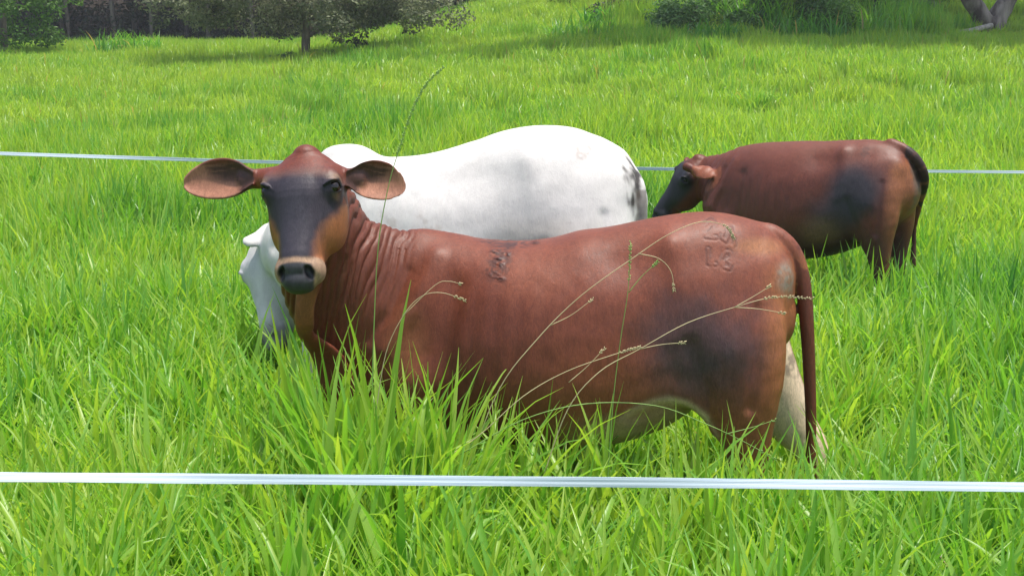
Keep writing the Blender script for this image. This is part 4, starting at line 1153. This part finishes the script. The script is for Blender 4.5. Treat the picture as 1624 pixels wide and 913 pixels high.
for i, (x, y) in enumerate(spots):
    k = i % 3
    if first[k]: o = kinds[k]; first[k] = False
    else:
        o = kinds[k].copy(); COL.objects.link(o)
        for ch in kinds[k].children:
            c = ch.copy(); COL.objects.link(c); c.parent = o
    o.location = (x, y, float(ground_z(np.array([x]), np.array([y]))[0])); o.rotation_euler = (0, 0, r.uniform(0, 6.28))
    s = r.uniform(.85, 1.2); o.scale = (s, s, s)
    tag(o, 'dark forest tree with a thin grey trunk in the shade behind the meadow', 'tree', 'trees of the dark wood')

# undergrowth of the wood
r = np.random.default_rng(61)
cx = r.uniform(-34, 9, 1500); cy = r.uniform(47.8, 60, 1500) + np.maximum(cx - 1, 0) * 1.5
cz = ground_z(cx, cy) + r.uniform(.0, 1.0, 1500) ** 1.6 * 4.5 * sstep(cy, 47, 52)
V, Q, C = leaves(r, np.c_[cx, cy, cz], r.uniform(.45, 1.0, 1500), 30, .24, .8)
tag(mesh_obj('undergrowth', V, Q, m_dark, smooth=False, col=C, attr='leaf'), 'dark undergrowth between the forest trunks', 'undergrowth', kind='stuff')

# bushes
def bush(px, py, Y, w, h, label, mat, seed, n=50, per=55, size=.13, group=None, dead=False):
    r = np.random.default_rng(seed); loc = on_ground(px, py, Y); o = root('bush', loc)
    cc = clump_centres(r, n, (0, 0, h * .45), (w * .5, w * .4, h * .55), -.7, .3)
    V, Q, C = leaves(r, cc, r.uniform(.22, .42, len(cc)) * min(1, h), per, size, .8); mesh_obj('crown', V, Q, mat, o, smooth=False, col=C, attr='leaf')
    q = []
    for k in range(6):
        a = r.uniform(0, 6.28); q.append(([(0, 0, -.1), (math.cos(a) * w * .12, math.sin(a) * w * .1, h * .35), (math.cos(a) * w * .35, math.sin(a) * w * .25, h * .8)], [.03, .02, .008]))
    V, Fc = limb_tubes(q, 5); mesh_obj('stem', V, Fc, m_bark, o)
    tag(o, label, 'bush', group); return o
def rank_clump(px, py, Y, w, h, n, seed, label, bright=.25):
    V, Q, C = blade_mesh(RG(seed), n, w * .5, h * .6, h, .03, .05, 5, lean=.75, dry=.02, crease=False, flop=.5)
    C[:, 0] = C[:, 0] * .6 + bright
    o = mesh_obj('grass_clump', V, Q, m_grass, col=C, attr='blade'); o.location = tuple(on_ground(px, py, Y))
    tag(o, label, 'grass clump', 'rank grass clumps on the slope')
bush(1262, 55, 35.5, 2.7, 2.0, 'large grey-green bush over a bare dead branch on the slope', m_shrub, 71, 110, 60)
bush(1205, 50, 36.5, 1.6, 1.3, 'rounded green bush just left of the large bush with the dead branch', m_shrub, 72, 60)
bush(1365, 40, 37.0, 1.9, .9, 'low dark green bush between the large bush and the straw-coloured patch', m_dark, 73, 60)
bush(1020, 28, 42.0, 3.0, 1.5, 'dark bush high on the slope right of the wood', m_dark, 74, 90)
bush(1062, 68, 33.5, .9, .8, 'small pale-leaved bush low on the slope before the dark one', m_shrub, 75, 22, 45)
bush(1150, 20, 40.0, 2.2, .9, 'low bright green bush near the top edge above the bank', m_bright, 76, 60)
bush(1480, 22, 38.0, 1.0, 1.1, 'small bright green bush beside the thick forked trunk', m_bright, 77, 30)
bush(455, 105, 31.6, 1.1, .42, 'low dark sprig just left of the thin trunk', m_shrub, 78, 14, 22, .14)
bush(515, 106, 31.2, 1.2, .50, 'low dark leafy shrub just right of the thin trunk', m_shrub, 79, 16, 22, .14)
bush(570, 102, 31.0, .45, .80, 'upright little sapling standing right of the low leafy shrub', m_dark, 80, 9, 16, .15)
V, Fc = limb_tubes([([W(1266, 82, 34.2), W(1267, 66, 34.2), W(1271, 50, 34.3)], [.04, .03, .015]), ([W(1267, 68, 34.2), W(1256, 56, 34.1), W(1244, 42, 34.1)], [.02, .015, .008])], 6)
tag(mesh_obj('dead_branch', V, Fc, m_dead), 'bare forked dead branch standing below the large bush', 'branch')

# rank grass clumps of their own
bush(925, 14, 41, 2.6, 1.0, 'low dark bush where the meadow meets the wood at the top edge', m_dark, 91, 60)
bush(1100, 22, 38, 2.6, 1.2, 'mid green bush high on the bank between the dark bush and the top edge', m_shrub, 92, 80)
bush(1185, 62, 33, 1.4, .8, 'small dense green bush at the lower left of the large bush', m_shrub, 93, 40)
bush(1312, 66, 33, 1.8, 1.1, 'leafy green bush just right of the bare dead branch', m_bright, 94, 60)
bush(1425, 30, 37, 2.4, .6, 'low straw-coloured weedy bush near the top edge', m_olive, 95, 40)
bush(1085, 60, 34, 2.0, 1.0, 'rounded mid green bush on the bank above the small pale one', m_shrub, 101, 60)
bush(1005, 44, 37, 2.0, .9, 'dark low bush on the bank nearest the meadow top', m_dark, 102, 50)
bush(1140, 42, 36, 1.8, .9, 'light green loose bush just above and left of the large bush', m_bright, 103, 50)
rb = np.random.default_rng(97)
for i in range(14):
    px_, py_ = rb.uniform(930, 1420), rb.uniform(18, 78)
    rank_clump(px_, py_, 35, rb.uniform(1.6, 3.0), rb.uniform(.9, 1.5), 300, 200 + i, 'shaggy grass clump among the bushes on the bank', rb.uniform(.1, .8))
rank_clump(203, 98, 40, 2.2, 1.15, 420, 81, 'big arching grass clump against the dark wood on the left', .45)
rank_clump(1130, 72, 33.5, 1.8, .8, 260, 82, 'dense green grass clump on the bank, left of the large bush')
rank_clump(1090, 40, 38, 2.2, .9, 260, 83, 'bright grass clump high on the bank between two bushes', .4)
rank_clump(1320, 70, 33, 1.8, .7, 200, 84, 'shaded grass clump right of the bare dead branch')

# ------------------------------------------------------------------ tall seed stalks before the cattle
m_stalk, nt, b = nodes_mat('grass_stalk'); b.inputs['Base Color'].default_value = (.20, .33, .07, 1); b.inputs['Roughness'].default_value = .5
m_straw, nt, b = nodes_mat('ripe_stalk'); b.inputs['Base Color'].default_value = (.46, .38, .20, 1); b.inputs['Roughness'].default_value = .6
def stalk(label, main, Y, branches=(), seeds=(.7, 1.0), r0=.0018, mat=m_straw, seed=1, Y2=None):
    """a flowering grass stem: main and side branches traced as points, spikelets near the ends"""
    rr = random.Random(seed)
    def pts(L): 
        n = len(L); return [W(a, b_, Y + (0 if Y2 is None else (Y2 - Y) * i / max(1, n - 1))) for i, (a, b_) in enumerate(L)]
    paths = [(pts(main), np.linspace(r0, r0 * .5, len(main)))]
    for br in branches: paths.append((pts(br), np.linspace(r0 * .75, r0 * .45, len(br))))
    V, Fc = limb_tubes(paths, 5); V = list(V); Fc = list(Fc)
    for (P, R) in ([paths[0]] if not branches else paths):
        C = catmull(np.c_[np.array(P), R], 12)[:, :3]; n = len(C)
        for i in range(int(n * seeds[0]), n - 1):
            for sgn in (-1, 1):
                c = C[i] + (C[i + 1] - C[i]) * rr.random(); d = (C[i + 1] - C[i]); d = d / np.linalg.norm(d)
                s_ = np.array([d[2], 0, -d[0]]) * sgn; l = .011 * rr.uniform(.7, 1.2); w = .0022
                tip = c + d * l * .85 + s_ * l * .45; m_ = (c + tip) / 2; pr = np.cross(d, [0, 1, 0])
                k = len(V); V += [c, m_ + s_ * w, tip, m_ - s_ * w, m_ + np.array([0, w, 0]), m_ - np.array([0, w, 0])]
                Fc += [(k, k + 1, k + 4), (k + 1, k + 2, k + 4), (k + 2, k + 3, k + 4), (k + 3, k, k + 4), (k, k + 5, k + 1), (k + 1, k + 5, k + 2), (k + 2, k + 5, k + 3), (k + 3, k + 5, k)]
    o = mesh_obj('grass_stalk', V, Fc, mat); tag(o, label, 'grass stalk', 'seeding grass stalks before the cows'); return o
stalk('tall green seed stalk rising in front of the right ear, tip over the meadow', [(590, 640), (593, 520), (600, 390), (615, 300), (632, 240), (652, 180), (675, 135), (704, 106)], 3.25, seeds=(.55, 1), mat=m_stalk, seed=2)
stalk('upright green seed stalk crossing the middle of the nearest cow', [(962, 790), (972, 640), (984, 540), (996, 460), (1000, 384)], 3.35, [[(997, 464), (1018, 438), (1042, 416)]], (.78, 1), mat=m_stalk, seed=3)
stalk('straw-coloured stalk arching up to the brand on the rump', [(735, 760), (790, 620), (850, 540), (920, 470), (1010, 405), (1060, 372), (1110, 352), (1150, 358), (1164, 378)], 3.35, [[(872, 516), (905, 500), (940, 474)], [(1012, 402), (1045, 410), (1064, 430), (1069, 460)]], (.85, 1), seed=4)
stalk('long straw stalk slanting across the haunch, forked before the tail', [(860, 760), (900, 650), (950, 590), (1015, 553), (1090, 512), (1165, 487), (1228, 471), (1288, 473)], 3.3, [[(1015, 553), (1050, 546), (1086, 543)], [(1165, 487), (1205, 490), (1246, 497)], [(1165, 487), (1195, 470), (1222, 453)]], (.80, 1), seed=5)
stalk('low stalk bowing over the belly down to the near hind leg', [(730, 720), (830, 665), (930, 640), (1040, 643), (1120, 672), (1180, 700), (1230, 728)], 3.3, [[(1150, 688), (1190, 678), (1228, 666)]], (.9, 1), mat=m_stalk, seed=6)
stalk('straight stalk slanting across the lower flank with a short side spike', [(700, 730), (760, 690), (830, 628), (900, 588), (980, 560), (1015, 550)], 3.28, [[(902, 606), (930, 582), (958, 553)]], (.8, 1), seed=7)
stalk('pale bent stalk arching over the shoulder of the nearest cow', [(595, 660), (612, 560), (640, 500), (668, 470), (700, 464), (738, 476)], 3.25, [[(640, 500), (690, 452), (712, 446), (730, 450)]], (.9, 1), r0=.0015, seed=8)

# ------------------------------------------------------------------ the warm humid air over the valley
bm = bmesh.new(); bmesh.ops.create_cube(bm, size=1.0)
for v in bm.verts: v.co = Vector((v.co.x * 790, 170 + v.co.y * 450, (v.co.z + .5) * 150 - 2))
hm = bpy.data.meshes.new('haze'); bm.to_mesh(hm); bm.free()
m_h = bpy.data.materials.new('haze_air'); m_h.use_nodes = True; nt = m_h.node_tree; nt.nodes.remove(nt.nodes['Principled BSDF'])
pv = nt.nodes.new('ShaderNodeVolumePrincipled'); pv.inputs['Color'].default_value = (.93, .96, 1, 1); pv.inputs['Density'].default_value = .0010; pv.inputs['Anisotropy'].default_value = .2
nt.links.new(pv.outputs[0], nt.nodes['Material Output'].inputs['Volume']); hm.materials.append(m_h)
hz = bpy.data.objects.new('haze', hm); COL.objects.link(hz); tag(hz, 'faint humid haze over the pasture', 'haze', kind='stuff')
